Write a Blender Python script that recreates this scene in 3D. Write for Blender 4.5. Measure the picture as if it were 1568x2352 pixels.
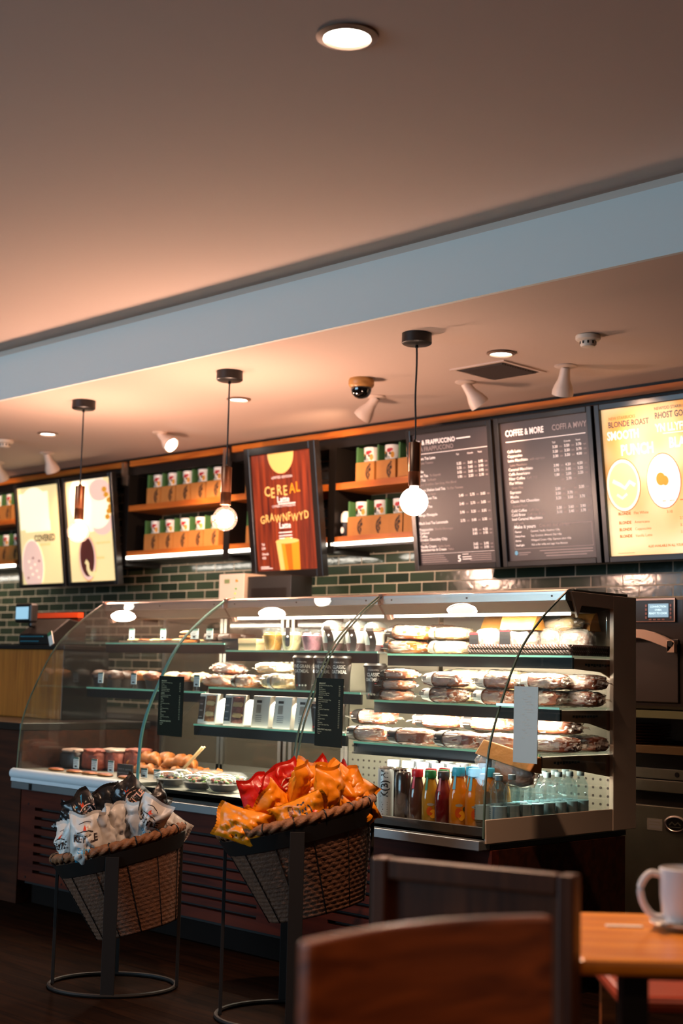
import bpy, bmesh, math, random
from mathutils import Matrix, Vector, Euler, noise
for o in list(bpy.data.objects): bpy.data.objects.remove(o)
S = bpy.context.scene; COL = S.collection
PI = math.pi; R = math.radians
random.seed(7)

# ---------------------------------------------------------------- camera
IW, IH = 1568, 2352; FPX = 50/36*IH; CZ = 1.2
CAMR = (Matrix.Rotation(R(45.1),3,'Z') @ Matrix.Rotation(R(96.4),3,'X') @ Matrix.Rotation(R(1.35),3,'Z'))
cam = bpy.data.cameras.new('camera'); camo = bpy.data.objects.new('camera', cam); COL.objects.link(camo)
camo.matrix_world = Matrix.Translation((0,0,CZ)) @ CAMR.to_4x4()
cam.sensor_fit='VERTICAL'; cam.sensor_height=36; cam.sensor_width=24; cam.lens=50; cam.clip_start=.05
cam.dof.use_dof=True; cam.dof.focus_distance=5.4; cam.dof.aperture_fstop=2.4
S.camera = camo
# ---------------------------------------------------------------- exposure
S.view_settings.view_transform='Standard'; S.view_settings.look='None'; S.view_settings.gamma=1
S.view_settings.exposure=0.0; S.view_settings.use_curve_mapping=False
S.cycles.max_bounces=7; S.cycles.transparent_max_bounces=24; S.cycles.caustics_reflective=False; S.cycles.caustics_refractive=False
S.cycles.sample_clamp_indirect=4
# ---------------------------------------------------------------- world: dull daylight outside the shop window
W = bpy.data.worlds.new('world'); S.world=W; W.use_nodes=True
W.node_tree.nodes['Background'].inputs[0].default_value=(.50,.72,.90,1); W.node_tree.nodes['Background'].inputs[1].default_value=.9
# light strengths, all in one place
E_WIN=330; E_PEND=98; E_DOWN=120; E_MAIN=230; E_SPOT=150; E_CASE=22; E_SHELF=4
WARM=(1,.60,.38); PENDC=(1,.655,.49); WARM2=(1,.52,.24); CASEC=(1,.86,.68); DAY=(.50,.78,1)
def area(name, loc, rot, sx, sy, e, col, spread=180, parent=None):
    l=bpy.data.lights.new(name,'AREA'); l.shape='RECTANGLE'; l.size=sx; l.size_y=sy; l.energy=e; l.color=col; l.spread=R(spread)
    o=bpy.data.objects.new(name,l); COL.objects.link(o); o.location=loc; o.rotation_euler=rot
    if parent: o.parent=parent
    return o
def spot(name, loc, tgt, e, col, size=60, blend=.6, rad=.03, parent=None):
    l=bpy.data.lights.new(name,'SPOT'); l.energy=e; l.color=col; l.spot_size=R(size); l.spot_blend=blend; l.shadow_soft_size=rad
    o=bpy.data.objects.new(name,l); COL.objects.link(o); o.location=loc
    o.rotation_euler=(Vector(tgt)-Vector(loc)).to_track_quat('-Z','Y').to_euler(); 
    if parent:
        mw=o.matrix_basis.copy(); o.parent=parent; o.matrix_parent_inverse=parent.matrix_basis.inverted()
    return o
def point(name, loc, e, col, rad):
    l=bpy.data.lights.new(name,'POINT'); l.energy=e; l.color=col; l.shadow_soft_size=rad
    o=bpy.data.objects.new(name,l); COL.objects.link(o); o.location=loc; return o
area('daylight', (-7.2,-3.88,1.75), (R(90),0,0), 5.6, 2.2, E_WIN, DAY)   # daylight through the shop window

# ---------------------------------------------------------------- measuring helpers
def ray(x,y): return CAMR @ Vector(((x-IW/2)/FPX, -(y-IH/2)/FPX, -1))
def onY(x,y,Y): r=ray(x,y); return Vector((0,0,CZ))+r*(Y/r.y)
def onX(x,y,X): r=ray(x,y); return Vector((0,0,CZ))+r*(X/r.x)
def onZ(x,y,z): r=ray(x,y); return Vector((0,0,CZ))+r*((z-CZ)/r.z)
def onD(x,y,d): return Vector((0,0,CZ))+ray(x,y)*d

# ---------------------------------------------------------------- materials
def lin(c):
    if isinstance(c,str):
        c=[int(c[i:i+2],16)/255 for i in (0,2,4)]
        c=[x/12.92 if x<=.04045 else ((x+.055)/1.055)**2.4 for x in c]
    return (c[0],c[1],c[2],1)
MATS={}
def mat(name, c='808080', rough=.5, metal=0, spec=.5, emit=0, ecol=None, var=0, vscale=8, bump=0, bscale=40, alpha=None, coat=0, trans=0):
    if name in MATS: return MATS[name]
    m=bpy.data.materials.new(name); m.use_nodes=True; nt=m.node_tree; N=nt.nodes; L=nt.links; b=N['Principled BSDF']
    b.inputs['Base Color'].default_value=lin(c); b.inputs['Roughness'].default_value=rough; b.inputs['Metallic'].default_value=metal
    b.inputs['Specular IOR Level'].default_value=spec; b.inputs['Coat Weight'].default_value=coat
    if trans: b.inputs['Transmission Weight'].default_value=trans
    if emit: b.inputs['Emission Color'].default_value=lin(ecol or c); b.inputs['Emission Strength'].default_value=emit
    if var or bump:
        tc=N.new('ShaderNodeTexCoord')
    if var:
        n=N.new('ShaderNodeTexNoise'); n.inputs['Scale'].default_value=vscale; n.inputs['Detail'].default_value=5
        L.new(tc.outputs['Object'],n.inputs['Vector'])
        mx=N.new('ShaderNodeMix'); mx.data_type='RGBA'; mx.blend_type='MULTIPLY'; mx.inputs[0].default_value=1
        mr=N.new('ShaderNodeMapRange'); mr.inputs[1].default_value=.3; mr.inputs[2].default_value=.7; mr.inputs[3].default_value=1-var; mr.inputs[4].default_value=1+var*.4
        L.new(n.outputs['Fac'],mr.inputs[0]); mx.inputs[6].default_value=lin(c); L.new(mr.outputs[0],mx.inputs[7]); L.new(mx.outputs[2],b.inputs['Base Color'])
    if bump:
        n2=N.new('ShaderNodeTexNoise'); n2.inputs['Scale'].default_value=bscale; n2.inputs['Detail'].default_value=4
        L.new(tc.outputs['Object'],n2.inputs['Vector']); bp=N.new('ShaderNodeBump'); bp.inputs['Strength'].default_value=bump; bp.inputs['Distance'].default_value=.01
        L.new(n2.outputs['Fac'],bp.inputs['Height']); L.new(bp.outputs[0],b.inputs['Normal'])
    MATS[name]=m; return m
def wood(name, c1, c2, rough=.4, axis='X', scale=1.0, planks=None, coat=0.1, spec=.5):
    if name in MATS: return MATS[name]
    m=bpy.data.materials.new(name); m.use_nodes=True; nt=m.node_tree; N=nt.nodes; L=nt.links; b=N['Principled BSDF']
    tc=N.new('ShaderNodeTexCoord'); mp=N.new('ShaderNodeMapping'); L.new(tc.outputs['Object'],mp.inputs[0])
    s={'X':(1,14,14),'Y':(14,1,14),'Z':(14,14,1)}[axis]; mp.inputs['Scale'].default_value=[v*scale for v in s]
    n=N.new('ShaderNodeTexNoise'); n.inputs['Scale'].default_value=2.2; n.inputs['Detail'].default_value=7; n.inputs['Distortion'].default_value=.8; L.new(mp.outputs[0],n.inputs['Vector'])
    cr=N.new('ShaderNodeValToRGB'); cr.color_ramp.elements[0].position=.33; cr.color_ramp.elements[1].position=.68
    cr.color_ramp.elements[0].color=lin(c1); cr.color_ramp.elements[1].color=lin(c2); L.new(n.outputs['Fac'],cr.inputs[0])
    out=cr.outputs[0]
    if planks:
        br=N.new('ShaderNodeTexBrick'); br.inputs['Scale'].default_value=1; br.inputs['Brick Width'].default_value=planks[0]; br.inputs['Row Height'].default_value=planks[1]
        br.inputs['Mortar Size'].default_value=.002; br.inputs['Color1'].default_value=(1,1,1,1); br.inputs['Color2'].default_value=(.62,.62,.62,1); br.inputs['Mortar'].default_value=(.15,.15,.15,1)
        L.new(tc.outputs['Object'],br.inputs['Vector'])
        mx=N.new('ShaderNodeMix'); mx.data_type='RGBA'; mx.blend_type='MULTIPLY'; mx.inputs[0].default_value=1; L.new(out,mx.inputs[6]); L.new(br.outputs[0],mx.inputs[7]); out=mx.outputs[2]
    L.new(out,b.inputs['Base Color']); b.inputs['Specular IOR Level'].default_value=spec; b.inputs['Roughness'].default_value=rough; b.inputs['Coat Weight'].default_value=coat; b.inputs['Coat Roughness'].default_value=.25
    bp=N.new('ShaderNodeBump'); bp.inputs['Strength'].default_value=.12; bp.inputs['Distance'].default_value=.004; L.new(n.outputs['Fac'],bp.inputs['Height']); L.new(bp.outputs[0],b.inputs['Normal'])
    MATS[name]=m; return m
def clear(name, tint='ffffff', ior=1.45, rough=.02, gloss=1.0, haze=0.0, hazec='ffffff', bump=0, bscale=60):
    """thin clear sheet: straight-through light plus a Fresnel reflection (and a little milky haze)"""
    if name in MATS: return MATS[name]
    m=bpy.data.materials.new(name); m.use_nodes=True; nt=m.node_tree; N=nt.nodes; L=nt.links
    for n in list(N): N.remove(n)
    out=N.new('ShaderNodeOutputMaterial'); t=N.new('ShaderNodeBsdfTransparent'); t.inputs[0].default_value=lin(tint)
    g=N.new('ShaderNodeBsdfGlossy'); g.inputs['Roughness'].default_value=rough; g.inputs['Color'].default_value=(gloss,gloss,gloss,1)
    f=N.new('ShaderNodeLayerWeight'); pw=N.new('ShaderNodeMath'); pw.operation='POWER'; pw.inputs[1].default_value=5; L.new(f.outputs['Facing'],pw.inputs[0])
    ma=N.new('ShaderNodeMath'); ma.operation='MULTIPLY_ADD'; f0=((ior-1)/(ior+1))**2; ma.inputs[1].default_value=1-f0; ma.inputs[2].default_value=f0; L.new(pw.outputs[0],ma.inputs[0]); mx=N.new('ShaderNodeMixShader')
    base=t.outputs[0]
    if haze:
        d=N.new('ShaderNodeBsdfDiffuse'); d.inputs[0].default_value=lin(hazec); h=N.new('ShaderNodeMixShader'); h.inputs[0].default_value=haze
        L.new(t.outputs[0],h.inputs[1]); L.new(d.outputs[0],h.inputs[2]); base=h.outputs[0]
    L.new(ma.outputs[0],mx.inputs[0]); L.new(base,mx.inputs[1]); L.new(g.outputs[0],mx.inputs[2]); L.new(mx.outputs[0],out.inputs[0])
    if bump:
        tc=N.new('ShaderNodeTexCoord'); n2=N.new('ShaderNodeTexNoise'); n2.inputs['Scale'].default_value=bscale; n2.inputs['Detail'].default_value=3; L.new(tc.outputs['Object'],n2.inputs['Vector'])
        bp=N.new('ShaderNodeBump'); bp.inputs['Strength'].default_value=bump; bp.inputs['Distance'].default_value=.01; L.new(n2.outputs['Fac'],bp.inputs['Height'])
        L.new(bp.outputs[0],g.inputs['Normal']); L.new(bp.outputs[0],f.inputs['Normal'])
        if haze: L.new(bp.outputs[0],d.inputs['Normal'])
    MATS[name]=m; return m
def emis(name,c,s):
    if name in MATS: return MATS[name]
    m=bpy.data.materials.new(name); m.use_nodes=True; N=m.node_tree.nodes; L=m.node_tree.links
    for n in list(N): N.remove(n)
    o=N.new('ShaderNodeOutputMaterial'); e=N.new('ShaderNodeEmission'); e.inputs[0].default_value=lin(c); e.inputs[1].default_value=s; L.new(e.outputs[0],o.inputs[0])
    MATS[name]=m; return m
def tiles():
    m=bpy.data.materials.new('glazed_tile'); m.use_nodes=True; nt=m.node_tree; N=nt.nodes; L=nt.links; b=N['Principled BSDF']
    tc=N.new('ShaderNodeTexCoord'); sp=N.new('ShaderNodeSeparateXYZ'); cb=N.new('ShaderNodeCombineXYZ')
    L.new(tc.outputs['Object'],sp.inputs[0]); L.new(sp.outputs['X'],cb.inputs['X']); L.new(sp.outputs['Z'],cb.inputs['Y'])
    br=N.new('ShaderNodeTexBrick'); br.inputs['Scale'].default_value=1; br.inputs['Brick Width'].default_value=.205; br.inputs['Row Height'].default_value=.0625
    br.inputs['Mortar Size'].default_value=.0032; br.inputs['Mortar Smooth'].default_value=.1; br.inputs['Color1'].default_value=lin('20261c'); br.inputs['Color2'].default_value=lin('333a2a'); br.inputs['Mortar'].default_value=lin('b39a80')
    L.new(cb.outputs[0],br.inputs['Vector']); L.new(br.outputs['Color'],b.inputs['Base Color'])
    n=N.new('ShaderNodeTexNoise'); n.inputs['Scale'].default_value=30; n.inputs['Detail'].default_value=3; L.new(tc.outputs['Object'],n.inputs['Vector'])
    mr=N.new('ShaderNodeMapRange'); mr.inputs[3].default_value=.14; mr.inputs[4].default_value=.8; L.new(br.outputs['Fac'],mr.inputs[0]); L.new(mr.outputs[0],b.inputs['Roughness'])
    sub=N.new('ShaderNodeMath'); sub.operation='SUBTRACT'; mu=N.new('ShaderNodeMath'); mu.operation='MULTIPLY'; mu.inputs[1].default_value=.35; L.new(n.outputs['Fac'],mu.inputs[0]); L.new(mu.outputs[0],sub.inputs[0]); L.new(br.outputs['Fac'],sub.inputs[1])
    bp=N.new('ShaderNodeBump'); bp.inputs['Strength'].default_value=.6; bp.inputs['Distance'].default_value=.004; L.new(sub.outputs[0],bp.inputs['Height']); L.new(bp.outputs[0],b.inputs['Normal'])
    return m

# ---------------------------------------------------------------- mesh builder
I4=Matrix.Identity(4)
TEXTC={}
def textmesh(s,bold):
    k=(s,bold)
    if k not in TEXTC:
        c=bpy.data.curves.new('t','FONT'); c.body=s; c.size=1; c.fill_mode='FRONT'; c.resolution_u=2; c.offset=bold
        o=bpy.data.objects.new('t',c); me=bpy.data.meshes.new_from_object(o)
        vs=[tuple(v.co) for v in me.vertices]; fs=[tuple(p.vertices) for p in me.polygons]
        bpy.data.objects.remove(o); bpy.data.curves.remove(c); bpy.data.meshes.remove(me)
        w=max([v[0] for v in vs] or [0]); TEXTC[k]=(vs,fs,w)
    return TEXTC[k]
class MB:
    def __init__(s, *mats): s.v=[]; s.f=[]; s.m=[]; s.mats=list(mats); s.cur=0; s.T=I4; s.clip=None
    def use(s,m):
        if m not in s.mats: s.mats.append(m)
        s.cur=s.mats.index(m); return s
    def add(s,vs,fs,T=None):
        T=s.T@(T or I4); n=len(s.v); s.v+=[tuple(T@Vector(v)) for v in vs]; s.f+=[tuple(i+n for i in f) for f in fs]; s.m+=[s.cur]*len(fs); return s
    def box(s,x0,x1,y0,y1,z0,z1,T=None):
        return s.add([(x0,y0,z0),(x1,y0,z0),(x1,y1,z0),(x0,y1,z0),(x0,y0,z1),(x1,y0,z1),(x1,y1,z1),(x0,y1,z1)],
            [(0,3,2,1),(4,5,6,7),(0,1,5,4),(1,2,6,5),(2,3,7,6),(3,0,4,7)],T)
    def rect(s,u0,u1,v0,v1,y=0,T=None):   # in the local XZ plane facing -Y
        return s.add([(u0,y,v0),(u1,y,v0),(u1,y,v1),(u0,y,v1)],[(0,1,2,3)],T)
    def prism(s,poly,x0,x1,T=None):      # poly of (y,z) extruded along X
        n=len(poly); vs=[(x0,p[0],p[1]) for p in poly]+[(x1,p[0],p[1]) for p in poly]
        fs=[(i,(i+1)%n,n+(i+1)%n,n+i) for i in range(n)]+[tuple(range(n))[::-1],tuple(range(n,2*n))]
        return s.add(vs,fs,T)
    def lathe(s,prof,c=(0,0,0),seg=24,T=None,sx=1,sy=1):
        vs=[];fs=[]
        for r,z in prof:
            for k in range(seg): a=2*PI*k/seg; vs.append((c[0]+r*sx*math.cos(a),c[1]+r*sy*math.sin(a),c[2]+z))
        for i in range(len(prof)-1):
            for k in range(seg): k2=(k+1)%seg; fs.append((i*seg+k,i*seg+k2,(i+1)*seg+k2,(i+1)*seg+k))
        fs.append(tuple(range(seg))[::-1]); n=(len(prof)-1)*seg; fs.append(tuple(range(n,n+seg)))
        return s.add(vs,fs,T)
    def cyl(s,p0,p1,r,seg=14,r2=None,T=None):
        p0=Vector(p0);p1=Vector(p1); q=(p1-p0).to_track_quat('Z','Y').to_matrix().to_4x4(); M=Matrix.Translation(p0)@q
        return s.lathe([(r,0),(r if r2 is None else r2,(p1-p0).length)],seg=seg,T=(T or I4)@M)
    def tube(s,pts,r,seg=8,closed=False,T=None,rr=None):
        pts=[Vector(p) for p in pts]; n=len(pts); vs=[];fs=[]; up=Vector((0,0,1))
        for i,p in enumerate(pts):
            a=pts[(i-1)%n] if (closed or i>0) else p; b=pts[(i+1)%n] if (closed or i<n-1) else p
            t=(b-a).normalized(); x=t.cross(up)
            if x.length<.05: x=t.cross(Vector((1,0,0)))
            x.normalize(); y=x.cross(t); ri=rr[i] if rr else r
            for k in range(seg): an=2*PI*k/seg; vs.append(p+x*math.cos(an)*ri+y*math.sin(an)*ri)
        for i in range(n if closed else n-1):
            j=(i+1)%n
            for k in range(seg): k2=(k+1)%seg; fs.append((i*seg+k,i*seg+k2,j*seg+k2,j*seg+k))
        if not closed: fs.append(tuple(range(seg))[::-1]); fs.append(tuple(range((n-1)*seg,n*seg)))
        return s.add(vs,fs,T)
    def ribbon(s,pts,w,y=0,T=None):       # flat stroke in local XZ plane
        vs=[];fs=[];n=len(pts)
        for i,(u,v) in enumerate(pts):
            a=pts[max(i-1,0)]; b=pts[min(i+1,n-1)]; dx,dz=b[0]-a[0],b[1]-a[1]; l=math.hypot(dx,dz) or 1
            wi=w*(1 if not isinstance(w,list) else 1)/2
            vs+=[(u-dz/l*wi,y,v+dx/l*wi),(u+dz/l*wi,y,v-dx/l*wi)]
        fs=[(2*i,2*i+1,2*i+3,2*i+2) for i in range(n-1)]
        return s.add(vs,fs,T)
    def oval(s,u,v,ru,rv,y=0,seg=28,T=None):
        P=[(u+ru*math.cos(2*PI*k/seg),v+rv*math.sin(2*PI*k/seg)) for k in range(seg)]
        if s.clip:
            a,b,c,d=s.clip; P=[(min(max(p,a),b),min(max(q,c),d)) for p,q in P]; P=[p for i,p in enumerate(P) if p!=P[i-1]]
        return s.add([(p,y,q) for p,q in P],[tuple(range(len(P)))],T)
    def blob(s,c,r,n=2.5,amp=.06,fr=3,seed=0,seg=22,rings=12,T=None,flat=0):
        vs=[];fs=[]
        def sp(w,e): return math.copysign(abs(w)**e,w)
        for i in range(rings+1):
            ph=-PI/2+PI*i/rings
            for k in range(seg):
                a=2*PI*k/seg; e=2/n
                x=sp(math.cos(ph),e)*sp(math.cos(a),e); y=sp(math.cos(ph),e)*sp(math.sin(a),e); z=sp(math.sin(ph),e)
                q=1+amp*noise.noise(Vector((x*fr+seed*7.3,y*fr-seed*3.1,z*fr+seed)))*2
                zz=z*r[2]*q
                if flat and zz<-r[2]*flat: zz=-r[2]*flat
                vs.append((c[0]+x*r[0]*q,c[1]+y*r[1]*q,c[2]+zz))
        for i in range(rings):
            for k in range(seg): k2=(k+1)%seg; fs.append((i*seg+k,i*seg+k2,(i+1)*seg+k2,(i+1)*seg+k))
        return s.add(vs,fs,T)
    def text(s,t,u,v,size,y=0,T=None,bold=0,align='l',sx=1,fn=None):
        vs,fs,w=textmesh(t,bold); o={'l':0,'c':-w/2,'r':-w}[align]
        P=[((a[0]+o)*size*sx+u, y, a[1]*size+v) for a in vs]
        if fn: P=[fn(*p) for p in P]
        return s.add(P,fs,T)
    def build(s,name,parent=None,smooth=False,bevel=0,loc=None,angle=40):
        me=bpy.data.meshes.new(name); me.from_pydata(s.v,[],s.f); me.validate()
        for m in s.mats: me.materials.append(m)
        if len(me.polygons)==len(s.m): me.polygons.foreach_set('material_index',s.m)
        if smooth: me.polygons.foreach_set('use_smooth',[True]*len(me.polygons)); 
        if smooth and angle<180: me.set_sharp_from_angle(angle=R(angle))
        o=bpy.data.objects.new(name,me); COL.objects.link(o)
        if bevel: md=o.modifiers.new('bevel','BEVEL'); md.width=bevel; md.segments=2; md.limit_method='ANGLE'; md.angle_limit=R(40)
        if loc: o.location=loc
        if parent: o.parent=parent
        return o
def tag(o,label,cat,group=None):
    o['label']=label; o['category']=cat
    if group: o['group']=group
    return o
def thing(name,label,cat,loc=(0,0,0),rz=0,group=None,rot=None):
    o=bpy.data.objects.new(name,None); COL.objects.link(o); o.empty_display_size=.05; o.location=loc; o.rotation_euler=rot or (0,0,rz)
    return tag(o,label,cat,group)
def struct(o): o['kind']='structure'; return o
def dup(root,loc,rz=None,label=None,group=None,scale=None,rot=None):
    r=root.copy(); COL.objects.link(r); r.location=loc
    if rz is not None: r.rotation_euler=(0,0,rz)
    if rot is not None: r.rotation_euler=rot
    if scale: r.scale=scale if not isinstance(scale,(int,float)) else (scale,)*3
    if label: r['label']=label
    if group: r['group']=group
    for ch in list(root.children):
        c=ch.copy(); COL.objects.link(c); c.parent=r
        for g in list(ch.children): d=g.copy(); COL.objects.link(d); d.parent=c
    return r
ORD=['first','second','third','fourth','fifth','sixth','seventh','eighth','ninth','tenth','eleventh','twelfth']
def smoothpath(P,k=6):
    out=[]
    for i in range(len(P)-1):
        p0=P[max(i-1,0)];p1=P[i];p2=P[i+1];p3=P[min(i+2,len(P)-1)]
        for j in range(k):
            t=j/k; out.append(tuple(.5*((2*b)+(-a+c)*t+(2*a-5*b+4*c-d)*t*t+(-a+3*b-3*c+d)*t**3) for a,b,c,d in zip(p0,p1,p2,p3)))
    out.append(tuple(P[-1])); return out

# shared materials
M_ceil=mat('ceiling_paint','d0b9aa',.85,spec=.2,bump=.03,bscale=200)
M_black=mat('black_paint','100d0b',.4,spec=.4)
M_frame=mat('black_frame','15110f',.28,spec=.5)
M_steel=mat('brushed_steel','a8a49c',.32,metal=1,bump=.03,bscale=120)
M_alu=mat('aluminium_rail','c0b4ac',.3,metal=1)
M_darkmetal=mat('dark_metal','2a231e',.4,metal=.6)
M_white=mat('white_enamel','e8e2d8',.35)
M_cream=mat('cream_plastic','d6c3ae',.5)
M_floor=wood('floor_boards','140b07','26150b',.8,'X',1,planks=(1.2,.14),coat=0,spec=.02)
M_counter=wood('reddish_counter_wood','38130a','55200f',.6,'X',.8,coat=0,spec=.15)
M_counter2=wood('dark_counter_wood','2a140a','44200f',.55,'X',.8,coat=0,spec=.15)
M_oak=wood('honey_oak','8a4a12','b56c22',.4,'X',1)
M_oakz=wood('honey_oak_upright','8a4a12','b56c22',.4,'Z',1)
M_shelfw=wood('warm_shelf_wood','9a4c12','c06c22',.5,'X',1)
M_chair=wood('walnut_chair_wood','5a2810','944a1e',.35,'X',1.2,coat=.7,spec=.4)
M_chaird=wood('dark_chair_wood','3a1e10','5a321c',.42,'Z',1,coat=.35,spec=.2)
M_table=wood('amber_table_wood','b0600c','e0922a',.35,'X',1.1)

# ================================================================ SETTING
XL,XR,YF,YB=-13.0,2.2,-4.0,6.42
struct(MB(M_floor).box(XL,XR,YF,YB,-.1,0).build('floor'))
struct(MB(M_ceil).box(XL,XR,YF,4.30,2.995,3.15).build('ceiling'))
struct(MB(M_ceil).box(XL,XR,4.30,YB,2.70,3.15).build('ceiling'))
struct(MB(mat('fascia_paint','dcdcd6',.8,spec=.2)).box(XL,XR,4.279,4.3005,2.70,2.957).build('trim_1'))          # fascia with a shadow gap above
struct(MB(tiles()).box(XL,XR,YB,YB+.15,-.1,3.15).build('wall_back'))
M_wall=mat('plaster_wall','7a6c60',.85)
struct(MB(M_wall).box(XL-.15,XL,YF,YB,-.1,3.15).build('wall_left'))
struct(MB(M_wall).box(XR,XR+.15,YF,YB,-.1,3.15).build('wall_right'))
wf=MB(M_wall).box(XL,-10.2,YF-.15,YF,-.1,3.15).box(-4.2,XR,YF-.15,YF,-.1,3.15).box(-10.2,-4.2,YF-.15,YF,-.1,.55).box(-10.2,-4.2,YF-.15,YF,2.95,3.15)
struct(wf.build('wall_front'))
w1=MB(M_darkmetal)
for x in (-10.2,-8.23,-6.23,-4.26): w1.box(x,x+.06,YF-.1,YF-.02,.55,2.95)
w1.box(-10.2,-4.2,YF-.1,YF-.02,.55,.61).box(-10.2,-4.2,YF-.1,YF-.02,2.89,2.95)
w1o=struct(w1.build('window_1'))
MB(clear('window_glass')).box(-10.15,-4.25,YF-.065,YF-.059,.6,2.9).build('window_pane',w1o)
# cornice at the top of the shelving: black board with an oiled wood strip
struct(MB(M_black).box(XL,-2.6,6.13,YB-.001,2.575,2.699).build('trim_2'))
tr=MB(wood('cornice_wood','9a4a12','c87224',.35,'X',1))
for a,b in ((XL,-8.36),(-8.30,-7.235),(-7.17,-2.6)): tr.box(a,b,6.10,6.1295,2.636,2.676)
struct(tr.build('trim_3'))
struct(MB(wood('skirting','201009','30180e',.5)).box(XL,XR,YB-.02,YB-.001,0,.1).build('baseboard_back'))

# ================================================================ WALL SHELVING
M_led=emis('led_strip','fff0dc',9.0)
def bay(name,label,x0,x1,posts):
    t=thing(name,label,'shelf',((x0+x1)/2,6.26,1.95)); c=(x0+x1)/2
    for p in posts: MB(M_black).box(p-.03-c,p+.03-c,-.16,.155,-.03,.624).build('post',t)
    for z0,z1 in ((.36,.40),(.035,.07)): MB(M_shelfw).box(x0-c,x1-c,-.155,.155,z0,z1).build('shelf_board',t)
    MB(M_led).box(x0-c,x1-c,-.16,-.14,.015,.034).build('light_strip',t)
    MB(M_black).box(x0-c,x1-c,-.138,.155,.0,.0345).build('underside',t)
    area('shelf_glow',(0,-.11,-.012),(R(12),0,0),x1-x0-.1,.03,E_SHELF*(x1-x0),(1,.9,.75),parent=t)
    return t
bay('wall_shelf','black shelving bay at the far left edge, two oak shelves',-11.2,-9.78,[-11.2])
bay('wall_shelf','black shelving bay left of the middle pendant, wider, holding two rows of gift boxes',-8.30,-7.235,[-8.33])
bay('wall_shelf','black shelving bay whose right side hides behind the cereal latte poster',-7.17,-6.24,[-7.20])
bay('wall_shelf','black shelving bay between the cereal latte poster and the tea menu board',-6.21,-5.50,[-6.21,-5.47])
# posts' pale metal brackets
for x,w in ((-8.33,'right of the yellow COVERED boards'),(-7.20,'behind the middle pendant')):
    tag(MB(M_alu).box(x-.012,x+.012,6.06,6.10,2.50,2.66).build('post_bracket'),'slim grey bracket at the top of the shelf post '+w,'bracket')

# gift boxes: kraft sleeve below, green open box with a printed white mug above
M_kraft=mat('kraft_card','b07434',.7,var=.12,vscale=12); M_kraftdark=mat('emblem_ink','2a1c10',.7)
M_green=mat('green_card','44703f',.6); M_mug=mat('mug_glaze','ece6dc',.25)
M_red=mat('flower_red','b01c18',.5); M_yel=mat('print_yellow','c98a1c',.5); M_leaf=mat('print_leaf','2c3626',.5); M_grey=mat('print_grey','9aa09a',.5)
def gift(loc):
    t=thing('gift_box','','gift box',loc)
    w,d,h1,h=.155,.15,.118,.215
    b=MB(M_kraft).box(-w/2,w/2,-d/2,d/2,0,h1)
    b.box(-w/2,w/2,-d/2-.001,-d/2,h1-.012,h1-.009)
    ks=b.build('kraft_sleeve',t,bevel=.002)
    e=MB(M_kraftdark); y=-d/2-.0016; cx,cz=.048,.052
    e.ribbon([(cx+.036*math.cos(a),cz+.045*math.sin(a)) for a in [R(100+i*10) for i in range(16)]],.008,y)
    for k,(r,ph) in enumerate(((.028,0),(.02,.6),(.012,1.1))):
        e.ribbon([(cx+r*math.cos(a)+.004*math.sin(a*5+ph),cz+r*1.3*math.sin(a)) for a in [R(95+i*12) for i in range(14)]],.0045,y)
    e.oval(cx-.004,cz+.018,.008,.011,y); e.add([(cx-.014,y,cz+.045),(cx+.004,y,cz+.045),(cx-.005,y,cz+.058)],[(0,1,2)])
    e.ribbon([(cx-.02,cz-.03),(cx-.006,cz-.02),(cx-.012,cz-.005)],.007,y)
    e.build('emblem',ks)
    g=MB(M_green).box(-w/2+.002,-w/2+.006,-d/2+.004,d/2-.004,h1,h).box(w/2-.006,w/2-.002,-d/2+.055,d/2-.004,h1,h).box(-w/2+.006,w/2-.006,d/2-.008,d/2-.004,h1,h)
    g.box(-w/2+.006,w/2-.006,-d/2+.01,d/2-.008,h1,h1+.003)
    g.box(-w/2+.002,-w/2+.014,-d/2+.003,-d/2+.006,h1,h)
    g.build('green_box',t)
    m=MB(M_mug).lathe([(.044,0),(.051,.004),(.0525,.05),(.053,.088),(.050,.088),(.046,.06)],(.010,-.019,h1+.003),26)
    def onmug(u,z): a=u/.053+.25; return (.010+.0537*math.sin(a),-.019-.0537*math.cos(a),h1+z)
    def patch(mt,u,z,ru,rz):
        u=(u+.004)*1.45-.004; z=.040+(z-.040)*1.35; ru*=1.5; rz*=1.45; m.use(mt); n=10; m.add([onmug(u,z)]+[onmug(u+ru*math.cos(2*PI*k/n),z+rz*math.sin(2*PI*k/n)) for k in range(n)],[(0,k+1,(k+1)%n+1) for k in range(n)])
    patch(M_red,-.004,.052,.011,.009); patch(M_red,.006,.056,.008,.006); patch(M_yel,.012,.032,.008,.014); patch(M_leaf,-.020,.033,.009,.014); patch(M_grey,-.008,.02,.010,.009); patch(M_leaf,.002,.038,.006,.005); patch(M_yel,-.026,.044,.005,.006)
    m.build('printed_mug',t,smooth=True)
    return t
gb=None
def gifts(xs,z,desc,grp):
    global gb
    for i,x in enumerate(xs):
        lab='kraft gift box with white mug, '+desc.replace('#',ORD[i])
        loc=(x,6.215,z)
        if gb is None: gb=gift(loc); gb['label']=lab; gb['group']=grp
        else: dup(gb,loc,0,lab,grp)
xs1=[-8.06+.166*i for i in range(5)]
gifts(xs1,2.351,'# on the upper shelf left of the middle pendant','gift boxes on the wall shelves')
gifts([x-.01 for x in xs1],2.021,'# on the lower shelf left of the middle pendant','gift boxes on the wall shelves')
gifts([-6.99],2.351,'upper one between middle pendant and cereal poster','gift boxes on the wall shelves')
gifts([-6.97],2.021,'lower one between middle pendant and cereal poster','gift boxes on the wall shelves')
gifts([-5.97,-5.795,-5.62],2.351,'# on the upper shelf right of the cereal poster','gift boxes on the wall shelves')
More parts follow.
